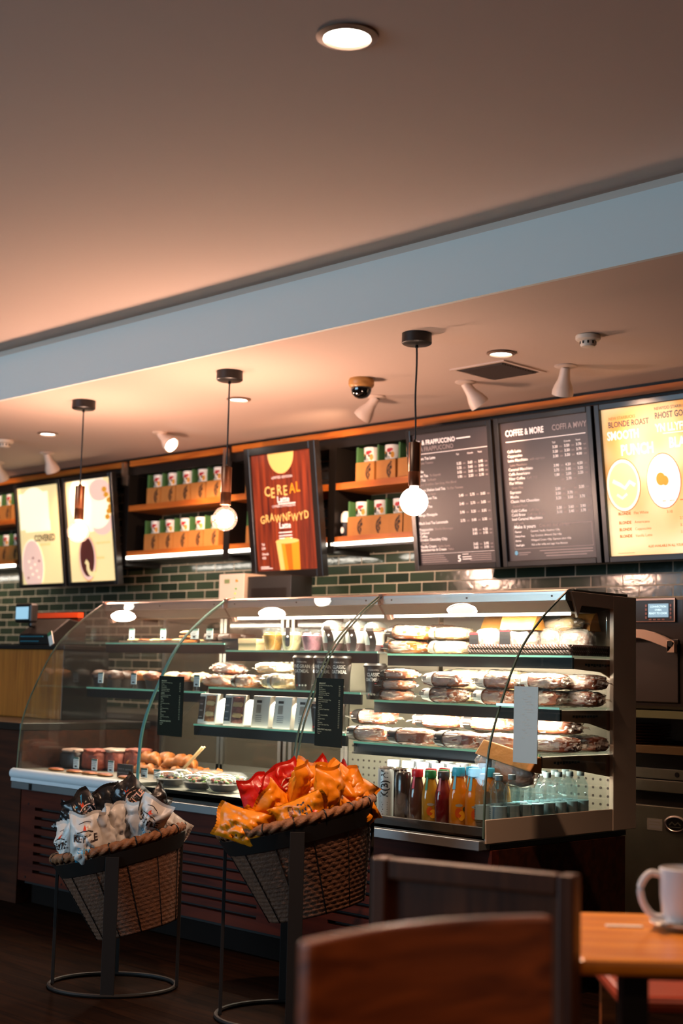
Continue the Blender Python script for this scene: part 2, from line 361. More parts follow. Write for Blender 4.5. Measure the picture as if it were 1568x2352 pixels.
gifts([-6.03,-5.875,-5.72,-5.575],2.021,'# on the lower shelf right of the cereal poster','gift boxes on the wall shelves')
gifts([-10.17,-10.0,-9.86],2.351,'# on the upper shelf at the far left edge','gift boxes on the wall shelves')
gifts([-10.19,-10.02,-9.86],2.021,'# on the lower shelf at the far left edge','gift boxes on the wall shelves')
# black and white tumbler beside the lower boxes
t=thing('tumbler','black and white tumbler with rounded white lid beside the lower gift boxes','tumbler',(-6.145,6.17,2.021))
MB(M_black).lathe([(.026,0),(.032,.01),(.035,.09)],seg=20).build('cup_body',t,smooth=True)
MB(M_mug).lathe([(.036,.09),(.038,.11),(.034,.14),(.02,.158),(.004,.16)],seg=20).build('lid',t,smooth=True)
MB(M_mug).blob((-.004,-.033,.04),(.014,.006,.02),2).build('print',t,smooth=True)

# ================================================================ MENU BOARDS (hung leaning forward)
TILT=R(7.5)
def board(name,label,xc,zb,w,h,yb=6.07,fr=.032,cat='menu board'):
    t=thing(name,label,cat,(xc,yb,zb),rot=(TILT,0,0))
    f=MB(M_frame); g=fr
    f.box(-w/2-g,-w/2,-.02,.03,-g,h+g).box(w/2,w/2+g,-.02,.03,-g,h+g).box(-w/2,w/2,-.02,.03,-g,0).box(-w/2,w/2,-.02,.03,h,h+g).box(-w/2,w/2,.012,.03,0,h)
    f.build('frame',t,bevel=.004)
    b=MB(M_frame)
    for u in (-w*.32,w*.32): b.box(u-.012,u+.012,.0302,.166,h+.010,h+.028)
    b.build('wall_bracket',t)
    return t
def em(name,c,s): # printed backlit film
    return mat(name,c,.4,emit=s,spec=.25)
# --- COVERED pair
Y1=em('backlit_yellow','f2d79a',.75); Y2=em('backlit_cream','fdeecb',.95); Y3=em('backlit_gold','d9952e',.6); PK=em('backlit_pink','e9bfae',.75); BR=em('backlit_brown','5d302a',.35); IN=em('backlit_ink','5c4a36',.2)
t=board('menu_board','yellow backlit board reading COVERED with a pale iced drink',-9.29,1.815,.565,.745)
p=MB(Y1).rect(-.2825,.2825,0,.745,-.001); p.clip=(-.2825,.2825,0,.745)
p.use(Y2).oval(-.07,.58,.2,.16,-.002).rect(-.27,.13,.42,.70,-.0025).rect(-.20,.14,.40,.48,-.003)
p.use(IN).text('COVERED',-.085,.325,.07,-.006,bold=.03,sx=.9)
p.use(Y3).text('CHOCOLATE',-.02,.29,.024,-.004)
p.use(PK).oval(-.13,.14,.145,.2,-.0035); p.use(Y2).ribbon([(-.13+.145*math.cos(a),.14+.2*math.sin(a)) for a in [R(-40+i*8) for i in range(30)]],.008,-.0045)
for i in range(9): p.use(BR if i%4==0 else Y2).oval(-.2+.02*i,.05+.025*((i*5)%7),.012,.008,-.005)
p.build('backlit_print',t)
t=board('menu_board','yellow backlit board with cream cup and dark chocolate oval, behind the left pendant',-8.635,1.815,.565,.745)
p=MB(Y1).rect(-.2825,.2825,0,.745,-.001); p.clip=(-.2825,.2825,0,.745)
p.use(Y2).oval(0,.60,.24,.24,-.002).oval(.1,.5,.16,.12,-.0022)
p.use(PK).oval(.14,.66,.13,.08,-.0028).oval(.15,.42,.13,.09,-.0021)
p.use(Y3)
for a,b in ((.22,.62),(.2,.66),(.25,.58),(.24,.5),(.22,.46),(.26,.53)): p.oval(a,b,.03,.02,-.004)
p.use(Y3).oval(-.06,.17,.112,.17,-.003); p.use(PK).oval(-.06,.17,.106,.163,-.0035); p.use(BR).oval(-.062,.18,.09,.145,-.004)
p.use(Y1).ribbon([(-.085,.15),(-.06,.13),(-.06,.09),(-.04,.06),(0,.05),(.02,.07)],.035,-.005)
p.use(Y3).text('DARK CHOCOLATE',.06,.27,.019,-.005).text('MOCHA',.06,.16,.024,-.005)
p.build('backlit_print',t)
# --- cereal latte
CW,CH=.555,.735
t=board('poster','framed brown poster reading CEREAL Latte GRAWNFWYD Latte above a tan iced coffee',-6.52,1.825,CW,CH,fr=.05,yb=6.04,cat='poster')
def cereal_mat():
    m=bpy.data.materials.new('cereal_print'); m.use_nodes=True; nt=m.node_tree; N=nt.nodes; L=nt.links; b=N['Principled BSDF']
    tc=N.new('ShaderNodeTexCoord'); mp=N.new('ShaderNodeMapping'); mp.inputs['Scale'].default_value=(22,1,1.4); n=N.new('ShaderNodeTexNoise'); n.inputs['Scale'].default_value=1.5; n.inputs['Detail'].default_value=4
    cr=N.new('ShaderNodeValToRGB'); e=cr.color_ramp.elements; e[0].position=.3; e[0].color=lin('3c1410'); e[1].position=.72; e[1].color=lin('8e3a1c')
    L.new(tc.outputs['Object'],mp.inputs[0]); L.new(mp.outputs[0],n.inputs['Vector']); L.new(n.outputs['Fac'],cr.inputs[0]); L.new(cr.outputs[0],b.inputs['Base Color']); L.new(cr.outputs[0],b.inputs['Emission Color']); b.inputs['Emission Strength'].default_value=.36; b.inputs['Roughness'].default_value=.3
    return m
p=MB(cereal_mat()).rect(-CW/2,CW/2,0,CH,-.001)
TAN=em('backlit_tan','d8a860',.7); WH=em('backlit_white','e8d8d0',.8); OR=em('backlit_orange','d5801e',.7); AMB=em('backlit_amber','b05c12',.6)
p.use(TAN).add([(-.0+.12*math.cos(R(180+i*12)),-.002,CH-.001+.13*math.sin(R(180+i*12))) for i in range(16)],[tuple(range(16))])
for i,(ch,dy) in enumerate(zip('CEREAL',(0,-.012,.004,-.004,.006,.012))): (p.use(TAN if i<4 else OR)).text(ch,-.17+i*.058,.47+dy,.088,-.003,bold=.016,sx=.9)
uu=-.225
for i,ch in enumerate('GRAWNFWYD'): p.use(TAN).text(ch,uu,.30+.006*((i*7)%3),.070,-.003,bold=.016,sx=.85); uu+=textmesh(ch,.016)[2]*.070*.85+.006
p.use(WH).text('Latte',0,.425,.055,-.003,bold=.02,align='c').text('Latte',0,.262,.052,-.003,bold=.02,align='c')
p.text('LIMITED EDITION',0,.575,.022,-.003,align='c',sx=1.1).text('CYFRES CYFYNGEDIG',0,.395,.020,-.003,align='c',sx=1.1)
p.text('with tasty biscuit',.03,.405+.0,.0,-.003)
p.text('or toasted cereal',0,.408,.0,-.003)
for s_,v in (('Served iced or hot',.407+.005),): pass
for k,v in enumerate((.232,.212,.196)): p.rect(-.06,.06,v,v+.006,-.003)
p.rect(-.05,.11,.412,.418,-.003)
for k,(s_,v) in enumerate((('Tall',.16),('3.90',.135),('Grande',.1),('4.20',.075))): p.text(s_,-.23,v,.02,-.003,bold=.01)
p.rect(-.25,-.14,.012,.016,-.003).rect(-.25,-.17,.022,.026,-.003)
p.use(OR).add([(-.09,-.004,.18),(.12,-.004,.18),(.115,-.004,0),(-.065,-.004,0)],[(0,1,2,3)]); p.use(TAN).add([(-.09,-.005,.18),(-.045,-.005,.18),(-.025,-.005,0),(-.065,-.005,0)],[(0,1,2,3)]); p.use(AMB).add([(-.01,-.005,.17),(.05,-.005,.17),(.05,-.005,0),(.01,-.005,0)],[(0,1,2,3)])
p.use(TAN).oval(.015,.18,.107,.016,-.006).oval(.02,.196,.03,.008,-.0065)
p.build('printed_sheet',t)
# --- dark menus
DK=mat('menu_dark','2c2222',.36,emit=.42,ecol='43332f',spec=.5); DW=em('menu_white','f0dcd2',.75); DG=em('menu_grey','a08a84',.45)
def rows(p,u,v,dv,items,cols,size=.021,w=None):
    for i,it in enumerate(items):
        if it is None: continue
        name,sub,prices=it; vv=v-i*dv
        if name: p.use(DW).text(name,u,vv,size,-.003,bold=.018)
        if sub: p.use(DG).text(sub,u+.012+textmesh(name or ' ',.018)[2]*size,vv,size*.85,-.003)
        for c,pr in zip(cols,prices or ()): p.use(DW).text(pr,c,vv,size*.95,-.003,bold=.018).use(DG).text('000',c+.045,vv,size*.6,-.003)
t=board('menu_board','dark grey menu board headed TEA & FRAPPUCCINO, behind the right pendant',-5.155,1.815,.56,.745)
p=MB(DK).rect(-.28,.28,0,.745,-.001)
p.use(DW).text('TEA & FRAPPUCCINO',-.275,.685,.037,-.003,bold=.02,sx=.88); p.use(DG).text('TE A FRAPPUCCINO',-.27,.648,.037,-.003,sx=.88); p.use(DW).rect(-.275,.265,.632,.635,-.003).rect(.05,.15,.695,.701,-.003)
cols=[.04,.12,.195]
for c,s_ in zip(cols,('Tall','Grande','Venti')): p.use(DW).text(s_,c,.605,.014,-.003)
rows(p,-.27,.60,.0245,[('Teavana Tea Latte',None,None),(None,'Te Latte Teavana',None),('Chai','',('3.35','3.65','3.95')),('Matcha','',('3.35','3.65','3.95')),('Green Tea','Te Gwyrdd',('3.35','3.65','3.95')),('Hot Tea','Te Poeth',('1.95','2.25','2.35')),(None,'English Breakfast, Earl Grey, Mint Blend',None)],cols)
rows(p,-.27,.42,.0235,[('Teavana Shaken Iced Tea','Te Oer Teavana',None),(None,'Tall Grande Venti',None),('Peach Green Tea','',('2.45','2.75','3.05')),(None,'Te Gwyrdd',None),('Hibiscus Tea','',('2.45','2.75','3.05')),(None,None,None),('Mango Pineapple','',('2.95','3.25','3.55')),(None,None,None),('Black Iced Tea Lemonade','',('2.75','3.05','3.35'))],cols)
rows(p,-.27,.196,.0195,[('Frappuccino','Blended Beverages',None),('Caramel','',(None or '3.95','4.25')),('Coffee','',('3.65','3.95')),('Double Chocolaty Chip','',None),(None,'Siocled',None),('Vanilla Cream','Hufen Fanila',('3.65','3.95')),('Strawberries & Cream','Mefus',('3.65','3.95')),],[.12,.195])
p.use(DW).rect(-.27,.265,.062,.0635,-.003)
for k in range(4): p.use(DG).rect(-.27,-.10+.01*k,.048-.011*k,.051-.011*k,-.003).rect(.09,.24,.048-.011*k,.051-.011*k,-.003)
p.use(DW).text('5',0,.012,.05,-.003,bold=.02).rect(.035,.08,.05,.053,-.003).rect(.035,.1,.035,.039,-.003).rect(.035,.1,.022,.026,-.003)
p.build('menu_print',t)
t=board('menu_board','dark menu board headed COFFEE & MORE with a boxed Make it yours panel',-4.505,1.815,.575,.745)
p=MB(DK).rect(-.2875,.2875,0,.745,-.001)
p.use(DW).text('COFFEE & MORE',-.255,.672,.047,-.003,bold=.025,sx=.74); p.use(DG).text('COFFI A MWY',.055,.675,.043,-.003,bold=.01,sx=.8); p.use(DW).rect(-.255,.265,.640,.6435,-.003)
cols=[.05,.125,.2]
for c,s_ in zip([.05]+cols[1:],('Tall','Grande','Venti')): p.use(DW).text(s_,c,.607,.014,-.003)
rows(p,-.25,.582,.0245,[('Caffè Latte','',('3.20','3.50','3.70')),('Cappuccino','',('3.20','3.50','3.70')),('Latte Macchiato','with espresso',('3.30','3.50','4.00')),(None,'Latte Macchiato',None),('Caramel Macchiato','',('3.90','4.20','4.50')),('Caffè Americano','',('2.75','3.05','3.25')),('Filter Coffee','Coffi Hidl',('1.80','2.05','2.25')),('Flat White','',('','2.70')),(None,'Gwyn Fflat',None),('Espresso','',('2.00','','2.35')),('Mocha','',('3.50','3.70')),('Classic Hot Chocolate','',('3.20','3.50','3.70')),(None,'Siocled Poeth',None)],cols)
rows(p,-.25,.262,.0225,[('Cold Coffee','Coffi Oer',('3.30','3.60','3.90')),('Cold Brew','Coffi Oer Bragu',('3.10','3.40','3.70')),('Iced Caramel Macchiato','',None),(None,'with milk',None)],cols)
p.use(DG)
for a in ((-.245,.265,.062,.064),(-.245,-.243,.062,.185),(.263,.265,.062,.185),(.08,.265,.183,.185)): p.rect(*a[:2],*a[2:],-.003)
p.use(DW).text('Make it yours',-.238,.173,.026,-.004,bold=.02); p.use(DG).text('Creu eich diod eich hun',-.07,.173,.025,-.004,sx=.8)
for k,(a,b) in enumerate((('Flavour','Caramel, Vanilla, Hazelnut +50p'),('Dairy-Free','Soy, Coconut, Almond, Oat +45p'),('Extras','Whipped Cream +50p  Espresso shot +50p'),('Size/Light','Ask us for milks and sugar free flavours'))): p.use(DW).text(a,-.235,.150-.024*k,.015,-.004,bold=.02).text(b,-.13,.150-.024*k,.0155,-.004,sx=.95)
for k,(a,b) in enumerate(((-.08,.26),(-.05,.26),(-.04,.22))): p.use(DG).rect(a,b,.046-.014*k,.05-.014*k,-.003)
p.use(em('menu_blue','6aa0b8',.5)).oval(-.235,.042,.011,.012,-.004); p.use(DG).rect(-.22,-.14,.04,.044,-.003).rect(-.22,-.16,.03,.033,-.003)
p.build('menu_print',t)
# --- blonde roast
def grad_mat():
    m=bpy.data.materials.new('blonde_print'); m.use_nodes=True; nt=m.node_tree; N=nt.nodes; L=nt.links; b=N['Principled BSDF']
    tc=N.new('ShaderNodeTexCoord'); n=N.new('ShaderNodeTexNoise'); n.inputs['Scale'].default_value=3.2; n.inputs['Detail'].default_value=1; n.noise_dimensions='3D'
    cr=N.new('ShaderNodeValToRGB'); e=cr.color_ramp.elements; e[0].position=.38; e[0].color=lin('f2dcaa'); e[1].position=.66; e[1].color=lin('e0984a')
    L.new(tc.outputs['Object'],n.inputs['Vector']); L.new(n.outputs['Fac'],cr.inputs[0]); L.new(cr.outputs[0],b.inputs['Base Color']); L.new(cr.outputs[0],b.inputs['Emission Color']); b.inputs['Emission Strength'].default_value=.8; b.inputs['Roughness'].default_value=.45; b.inputs['Specular IOR Level'].default_value=.25
    return m
t=board('menu_board','bright yellow board headed BLONDE ROAST at the right edge, two coffee cups seen from above',-3.845,1.815,.585,.745)
p=MB(grad_mat()).rect(-.2925,.2925,0,.745,-.001)
GD=em('backlit_gold2','b8702c',.55); NV=em('backlit_navy','4a4a55',.3); LV=em('backlit_lilac','f0ddd8',.85)
p.use(GD).text('NEW STARBUCKS',-.25,.688,.022,-.003,sx=.9); p.use(NV).text('BLONDE ROAST',-.255,.65,.042,-.003,bold=.012,sx=.78)
p.use(LV).text('SMOOTH',-.265,.588,.06,-.003,bold=.03,sx=.75).text('PUNCH',-.19,.505,.075,-.003,bold=.03,sx=.75)
p.use(NV).text('NEWYDD STARBUCKS',.02,.71,.022,-.003,sx=.9).text('RHOST GOLAU',.02,.668,.044,-.003,bold=.014,sx=.72)
p.use(LV).text('YN LLYFN',.02,.603,.055,-.003,bold=.03,sx=.75).text('BLAS',.09,.52,.07,-.003,bold=.03,sx=.75).rect(.06,.2,.59,.594,-.003)
p.use(GD).oval(-.19,.355,.102,.135,-.0025); p.use(Y2).oval(-.19,.355,.098,.131,-.003); p.use(Y1).oval(-.19,.355,.085,.115,-.0035)
p.use(Y2).ribbon([(-.25,.38),(-.21,.36),(-.18,.34),(-.15,.37),(-.12,.35)],.02,-.004).ribbon([(-.23,.31),(-.2,.29),(-.17,.31)],.014,-.004)
p.use(GD).oval(.045,.36,.098,.138,-.0025); p.use(LV).oval(.045,.36,.095,.134,-.003); p.use(Y3).oval(.03,.37,.026,.032,-.004).oval(.055,.36,.018,.024,-.0042)
p.use(LV).oval(.27,.36,.07,.1,-.003)
for k,s_ in enumerate(('BLONDE','BLONDE','BLONDE','BLONDE')): p.use(GD).text(s_,-.232,.205-.034*k-(0.012 if k else 0),.021,-.003,bold=.03,sx=.9)
for k,s_ in enumerate(('Flat White','Americano','Cappuccino','Vanilla Latte')): p.use(GD).text(s_,-.14,.205-.034*k-(.012 if k else 0),.02,-.003)
for k in range(4): p.use(GD).text(('3.10','2.75','3.50','3.80')[k],.05 if k==0 else .12,.2-.034*k,.019,-.003)
for a,b in ((.03,.05),(.07,.1),(.13,.15),(.18,.24)): p.rect(a,b,.258,.263,-.003)
p.text('ALSO AVAILABLE IN ALL YOUR OTHER FAVOURITES',-.07,.035,.018,-.003,bold=.02,sx=.8).rect(-.25,-.15,.012,.014,-.003)
p.build('menu_print',t)

# ================================================================ CEILING FIXTURES
M_ring=mat('lamp_ring','8a6a55',.4,metal=.3); M_lens=emis('lamp_lens','fff6ea',14)
def downlight(px,z,r,label,e):
    c=onZ(px[0],px[1],z); t=thing('downlight',label,'ceiling light',(c.x,c.y,z))
    MB(M_ring).lathe([(r,0),(r*1.28,-.002),(r*1.3,-.006),(r*1.02,-.012),(r*.99,-.004),(r*.98,0)],seg=36).build('trim_ring',t,smooth=True)
    MB(M_lens).lathe([(r*.97,-.0005),(r*.97,-.004),(r*.5,-.006)],seg=30).build('lens',t,smooth=True)
    spot('downlight_beam',(c.x,c.y,z-.02),(c.x,c.y,0),e,WARM,110,.8,.05)
    return t
downlight((797,82),2.995,.068,'large round recessed downlight alone on the upper ceiling',E_MAIN*1.7)
for x_,y_,w_ in ((-.6,-.8,'behind the photographer'),(-3.6,-.8,'towards the window'),(.9,1.9,'right of the photographer')):  # unseen fittings added as warm fill to lift the dark areas
    t=thing('downlight','added unseen fill downlight on the upper ceiling '+w_,'ceiling light',(x_,y_,2.995))
    MB(M_ring).lathe([(.068,0),(.087,-.002),(.088,-.006),(.069,-.012),(.067,-.004),(.067,0)],seg=36).build('trim_ring',t,smooth=True); MB(M_lens).lathe([(.066,-.0005),(.066,-.004),(.034,-.006)],seg=30).build('lens',t,smooth=True)
    spot('downlight_beam',(x_,y_,2.975),(x_,y_,0),E_MAIN,WARM,120,.8,.05)
downlight((1150,810),2.70,.052,'recessed downlight next to the square vent on the lower ceiling',E_DOWN)
downlight((548,916),2.70,.052,'recessed downlight behind the middle pendant cord',E_DOWN)
downlight((110,995),2.70,.052,'recessed downlight left of the left pendant cord',E_DOWN)
M_spot=mat('spot_white','d8c0ae',.4)
def spotlight(px,label,direc,on=False,e=0,tgt=None,scale=1):
    c=onZ(px[0],px[1],2.70); t=thing('spotlight',label,'spotlight',(c.x,c.y,2.70),group='adjustable spotlights on the lower ceiling')
    MB(M_spot).lathe([(.052*scale,0),(.054*scale,-.004),(.045*scale,-.009),(.02,-.012)],seg=28).build('ceiling_plate',t,smooth=True)
    d=Vector(direc).normalized(); st=Vector((0,0,-.012)); q=d.to_track_quat('Z','Y').to_matrix().to_4x4()
    T=Matrix.Translation(st+d*-.005)@q
    h=MB(M_spot).lathe([(.022,0),(.026,.03),(.03,.06),(.045,.095),(.052,.12),(.052,.138),(.046,.138),(.04,.125)],seg=28,T=T)
    h.build('lamp_head',t,smooth=True)
    MB(M_lens if on else mat('lens_off','fff0d8',.3,emit=2.5,ecol='ffd8a8')).lathe([(.045,.128),(.03,.131)],seg=24,T=T).build('lens',t,smooth=True)
    if e:
        w=Vector((c.x,c.y,2.70))+st+d*.15; l=spot('spot_beam',w,tgt or (w+d*3),e,WARM,62,.9,.04)
    return t
spotlight((863,910),'white spotlight beside the dome camera, head turned to the left',(-.62,-.15,-.75),e=E_SPOT,tgt=(-7.05,6.3,2.2))
spotlight((1068,877),'white spotlight left of the square vent',(.30,.55,-.75),e=E_SPOT*.25,tgt=(-4.9,6.1,2.3))
spotlight((1298,840),'white spotlight right of the square vent',(-.30,.25,-.85),e=E_SPOT*.15,tgt=(-3.8,6.1,2.3))
spotlight((368,993),'white spotlight with its lit face showing, between left and middle pendants',(.82,.10,-.62),on=True,e=E_SPOT*.8,tgt=(-7.5,6.2,2.0))
spotlight((108,1040),'white spotlight left of the left pendant, below the downlight',(-.1,.5,-.85),e=E_SPOT*.3,tgt=(-8.9,6.1,2.3))
spotlight((-6,1062),'white spotlight cut by the left edge of the photo',(-.2,.5,-.8),e=E_SPOT*.3,tgt=(-10.2,6.1,2.4))
def detector(px,label):
    c=onZ(px[0],px[1],2.70); t=thing('smoke_detector',label,'smoke detector',(c.x,c.y,2.70))
    MB(M_cream).lathe([(.05,0),(.055,-.004),(.055,-.02),(.048,-.026),(.03,-.028)],seg=32).build('base',t,smooth=True)
    b=MB(M_cream).lathe([(.034,-.026),(.036,-.04),(.03,-.052),(.012,-.056)],seg=28)
    for k in range(10):
        a=2*PI*k/10; b.use(M_darkmetal).box(-.004,.004,.0345,.0372,-.042,-.03,T=Matrix.Rotation(a,4,'Z'))
    b.build('sensor_head',t,smooth=True)
detector((1350,770),'cream smoke detector on the lower ceiling above the right spotlight')
detector((12,1010),'cream smoke detector at the left edge of the lower ceiling')
c=onZ(830,870,2.70); t=thing('dome_camera','cream dome security camera with black dome beside the middle spotlight','security camera',(c.x,c.y,2.70))
MB(mat('camera_tan','b07c3e',.4)).lathe([(.062,0),(.066,-.01),(.066,-.035),(.056,-.048)],seg=32).build('housing',t,smooth=True)
MB(mat('black_dome','0a0808',.06,coat=1)).lathe([(.053,-.046),(.053,-.06),(.047,-.08),(.033,-.096),(.014,-.104),(.002,-.105)],seg=32).build('dome',t,smooth=True)
t=thing('ceiling_vent','square dark grille vent set in the lower ceiling','vent',(-4.365,5.42,2.70))
MB(M_ceil).box(-.17,.17,-.17,-.15,-.006,0).box(-.17,.17,.15,.17,-.006,0).box(-.17,-.15,-.15,.15,-.006,0).box(.15,.17,-.15,.15,-.006,0).build('frame',t)
v=MB(mat('vent_dark','3a2a1e',.7)).box(-.15,.15,-.15,.15,-.004,-.001)
for k in range(14): v.box(-.13,.13,-.13+.02*k,-.124+.02*k,-.010,-.004)
v.build('grille',t)
# pendants
M_bronze=mat('bronze','7a4c34',.33,metal=.85)
def pendant(x,label,frosted):
    t=thing('pendant_lamp',label,'pendant lamp',(x,4.595,2.70),group='bulb pendants in a row')
    MB(M_black).lathe([(.002,.0),(.066,-.0005),(.067,-.044),(.06,-.05),(.01,-.052)],seg=36).build('canopy',t,smooth=True)
    pts=[(0.0025*math.sin(i*.9)*(frosted),0,-.05-.44*i/10) for i in range(11)]
    MB(M_black).tube(pts,.0042,8).lathe([(.008,-.065),(.006,-.05)],seg=12).lathe([(.004,-.495),(.011,-.487),(.004,-.475)],seg=12).build('cord',t,smooth=True)
    MB(M_bronze).lathe([(.006,-.49),(.027,-.491),(.027,-.618),(.0262,-.619),(.0262,-.621),(.027,-.622),(.027,-.683),(.02,-.684)],seg=30).build('lamp_holder',t,smooth=True)
    cz=-.752; r=.0625
    prof=[(.019,-.684),(.021,-.693)]+[(r*math.sin(a),cz+r*math.cos(a)) for a in [R(22+i*8) for i in range(20)]]+[(.001,cz-r)]
    if frosted:
        MB(emis('bulb_white','fff2e2',6)).lathe(prof,seg=32).build('bulb',t,smooth=True)
    else:
        b=MB(clear('bulb_glass','fff4ee',1.5,.03,haze=.012,hazec='fff0e6')).lathe(prof,seg=32).build('bulb',t,smooth=True)
        MB(emis('bulb_core','fff0dc',16)).blob((0,0,cz+.006),(.030,.030,.036),2,0).build('glowing_core',t,smooth=True)
    l=point('bulb_light',(x,4.595,2.70+cz),E_PEND,PENDC,.066)
    return t
pendant(-6.712,'left black pendant lamp with clear globe bulb in front of the COVERED boards',0)
pendant(-5.437,'middle black pendant lamp with clear globe bulb in front of the gift box shelves',0)
pendant(-4.163,'right black pendant lamp with solid white globe bulb beside the tea menu board',1)
# ================================================================ COUNTER AND DISPLAY CASES
XA,XB,XC,XD=-6.329,-5.323,-4.284,-3.279; YBK=4.93
PROF=smoothpath([(4.021,.60),(4.022,.68),(4.038,.90),(4.10,1.075),(4.22,1.29),(4.365,1.43),(4.512,1.532)],5)
M_glass=clear('case_glass','fafdfc',1.5,.015); M_edge=mat('glass_edge','5a8a82',.2,spec=.6); M_edged=mat('glass_edge_dark','4a5c50',.2,coat=.4)
M_rail=mat('price_rail','0f1314',.5,spec=.15); M_strip=emis('case_led','fff0dc',10); M_gshelf=clear('shelf_glass','f6fbf8',1.5,.03,haze=.08,hazec='e8f2ec'); M_sedge=mat('shelf_edge','7fc4a4',.15,emit=.12)
M_deck=mat('deck_steel','8c8a80',.4,metal=.7); M_inner=mat('case_lining','9c9080',.6); M_perf=mat('perforated_steel','6e6a5e',.4,metal=.6)
M_door=clear('door_glass','a8a294',1.5,.08,haze=.30,hazec='6a6052')
def case_unit(i,name,label,x0,x1,shelves,deck,cat='display case'):
    cx=(x0+x1)/2; t=thing(name,label,cat,(cx,4.5,.576)); O=Matrix.Translation((-cx,-4.5,-.576))
    def mb(*m): b=MB(*m); b.T=O; return b
    # ledge and tank
    mb(mat('ledge_steel','9a9c9c',.35,metal=.8)).box(x0+.002,x1-.002,3.995,4.06,.577,.612).build('ledge',t,bevel=.003)
    mb(M_deck).box(x0+.004,x1-.004,4.035,YBK-.01,deck-.03,deck).build('deck',t)
    mb(mat('tank_dark','2a221c',.5)).box(x0+.004,x1-.004,4.065,YBK-.01,.577,deck-.031).box(x0+.004,x1-.004,4.035,4.062,.613,max(.655,deck-.031)).build('tank',t)
    if i==0:
        pts=[(x0+.004,4.005,.652),(x1-.004,4.005,.652)]
        mb(mat('bumper','d2d6d8',.35)).tube(pts,.026,20).box(x0+.004,x1-.004,3.99,4.034,.614,.632).build('bumper_roll',t,smooth=True)
        mb(M_darkmetal).box(x0+.17,x0+.19,3.989,3.9945,.58,.61).build('clip',t)
    # curved front glass
    P=[p for p in PROF if p[1]>=.612]; th=.006
    def off(P,d):
        out=[]
        for k,p in enumerate(P):
            a=P[max(k-1,0)]; b=P[min(k+1,len(P)-1)]; dx,dz=b[0]-a[0],b[1]-a[1]; l=math.hypot(dx,dz); out.append((p[0]+dz/l*d,p[1]-dx/l*d))
        return out
    Q=off(P,th)
    g=mb(M_glass); n=len(P)
    for X0,X1 in ((x0+(.022 if i==2 else .006),x1-.006),):
        vs=[(X0,p[0],p[1]) for p in P]+[(X1,p[0],p[1]) for p in P]; g.add(vs,[(k,n+k,n+k+1,k+1) for k in range(n-1)])
        vs=[(X0,p[0],p[1]) for p in Q]+[(X1,p[0],p[1]) for p in Q]; g.add(vs,[(k,k+1,n+k+1,n+k) for k in range(n-1)])
    g.build('curved_glass',t,smooth=True)
    ew=.010 if (i==1) else .005
    for X,wd,mt in ((x0+(.016 if i==2 else 0),ew,(M_edged,M_edge,M_edged)[i]),(x1-.006,.006,M_edge if i==0 else M_edged)):
        e=mb(mt)
        vs=[];fs=[]
        for p,q in zip(P,Q): vs+=[(X,p[0]-.0008,p[1]),(X,q[0],q[1]),(X+wd,q[0],q[1]),(X+wd,p[0]-.0008,p[1])]
        for k in range(n-1):
            for a in range(4): b2=(a+1)%4; fs.append((4*k+a,4*k+b2,4*k+4+b2,4*k+4+a))
        fs+=[(0,3,2,1),(4*n-4,4*n-3,4*n-2,4*n-1)]; e.add(vs,fs)
        e.build('glass_edge',t)
    # canopy: aluminium nose, dark soffit, lid
    c=mb(M_alu).prism([(4.508,1.494),(4.508,1.532),(4.53,1.540),(4.56,1.540),(4.56,1.494)],x0+.03,x1-.004)
    crail=c.build('canopy_rail',t,bevel=.002)
    c=mb(mat('canopy_soffit','4a4034',.45,metal=.3)).prism([(4.512,1.4935),(4.5605,1.4935),(4.5605,1.5395),(YBK,1.5395),(YBK,1.50),(4.70,1.452),(4.545,1.452)],x0+.01,x1-.004)
    c.build('canopy_lid',t)
    b=mb(mat('hinge','c09484',.35,metal=.7)); X=x0+.004
    b.prism([(4.500,1.540),(4.548,1.545),(4.60,1.47),(4.585,1.435),(4.565,1.43)],X,X+.024)
    b.build('hinge_bracket',t,bevel=.002)
    r=mb(M_darkmetal)
    for fx in (.08,.5,.93): r.cyl((x0+(x1-x0)*fx,4.5075,1.513),(x0+(x1-x0)*fx,4.505,1.513),.004,10)
    r.build('screw',crail)
    if i>0: mb(M_strip).box(x0+.05,x1-.03,4.556,4.578,1.440,1.4515).build('top_light',t)
    area('case_light',(0,4.545-4.5,1.445-.576),(R(22),0,0),x1-x0-.1,.03,E_CASE*(.35 if i==0 else 1.0),CASEC,parent=t)
    # shelves
    for k,(z,yf) in enumerate(shelves):
        mb(M_gshelf).box(x0+.012,x1-.012,yf+.004,YBK-.02,z-.008,z).use(M_sedge).box(x0+.012,x1-.012,yf,yf+.004,z-.008,z).build('shelf',t)
        mb(M_rail).box(x0+.012,x1-.012,yf+.004,yf+.016,z-.052,z-.0085).build('price_rail',t)
        if i>0 or k==0: mb(M_strip).box(x0+.05,x1-.05,yf+.02,yf+.034,z-.018,z-.0095).build('shelf_light',t)
        area('case_light',(0,yf+.0-4.5,z-.056-.576),(R(24),0,0),x1-x0-.12,.025,E_CASE*(.30 if i==0 else .85),CASEC,parent=t)
        if i==2:
            br=mb(mat('bracket_card','8a6a52',.6)).prism([(yf+.02,z-.012),(YBK-.03,z-.012),(YBK-.03,z-.11),(yf+.2,z-.062),(yf+.02,z-.052)],x1-.020,x1-.014)
            br.use(M_darkmetal)
            for q in range(9): br.box(x1-.0138,x1-.0132,yf+.09+q*.019,yf+.105+q*.019,z-.038-.003*(q%2),z-.030)
            br.build('shelf_bracket',t)
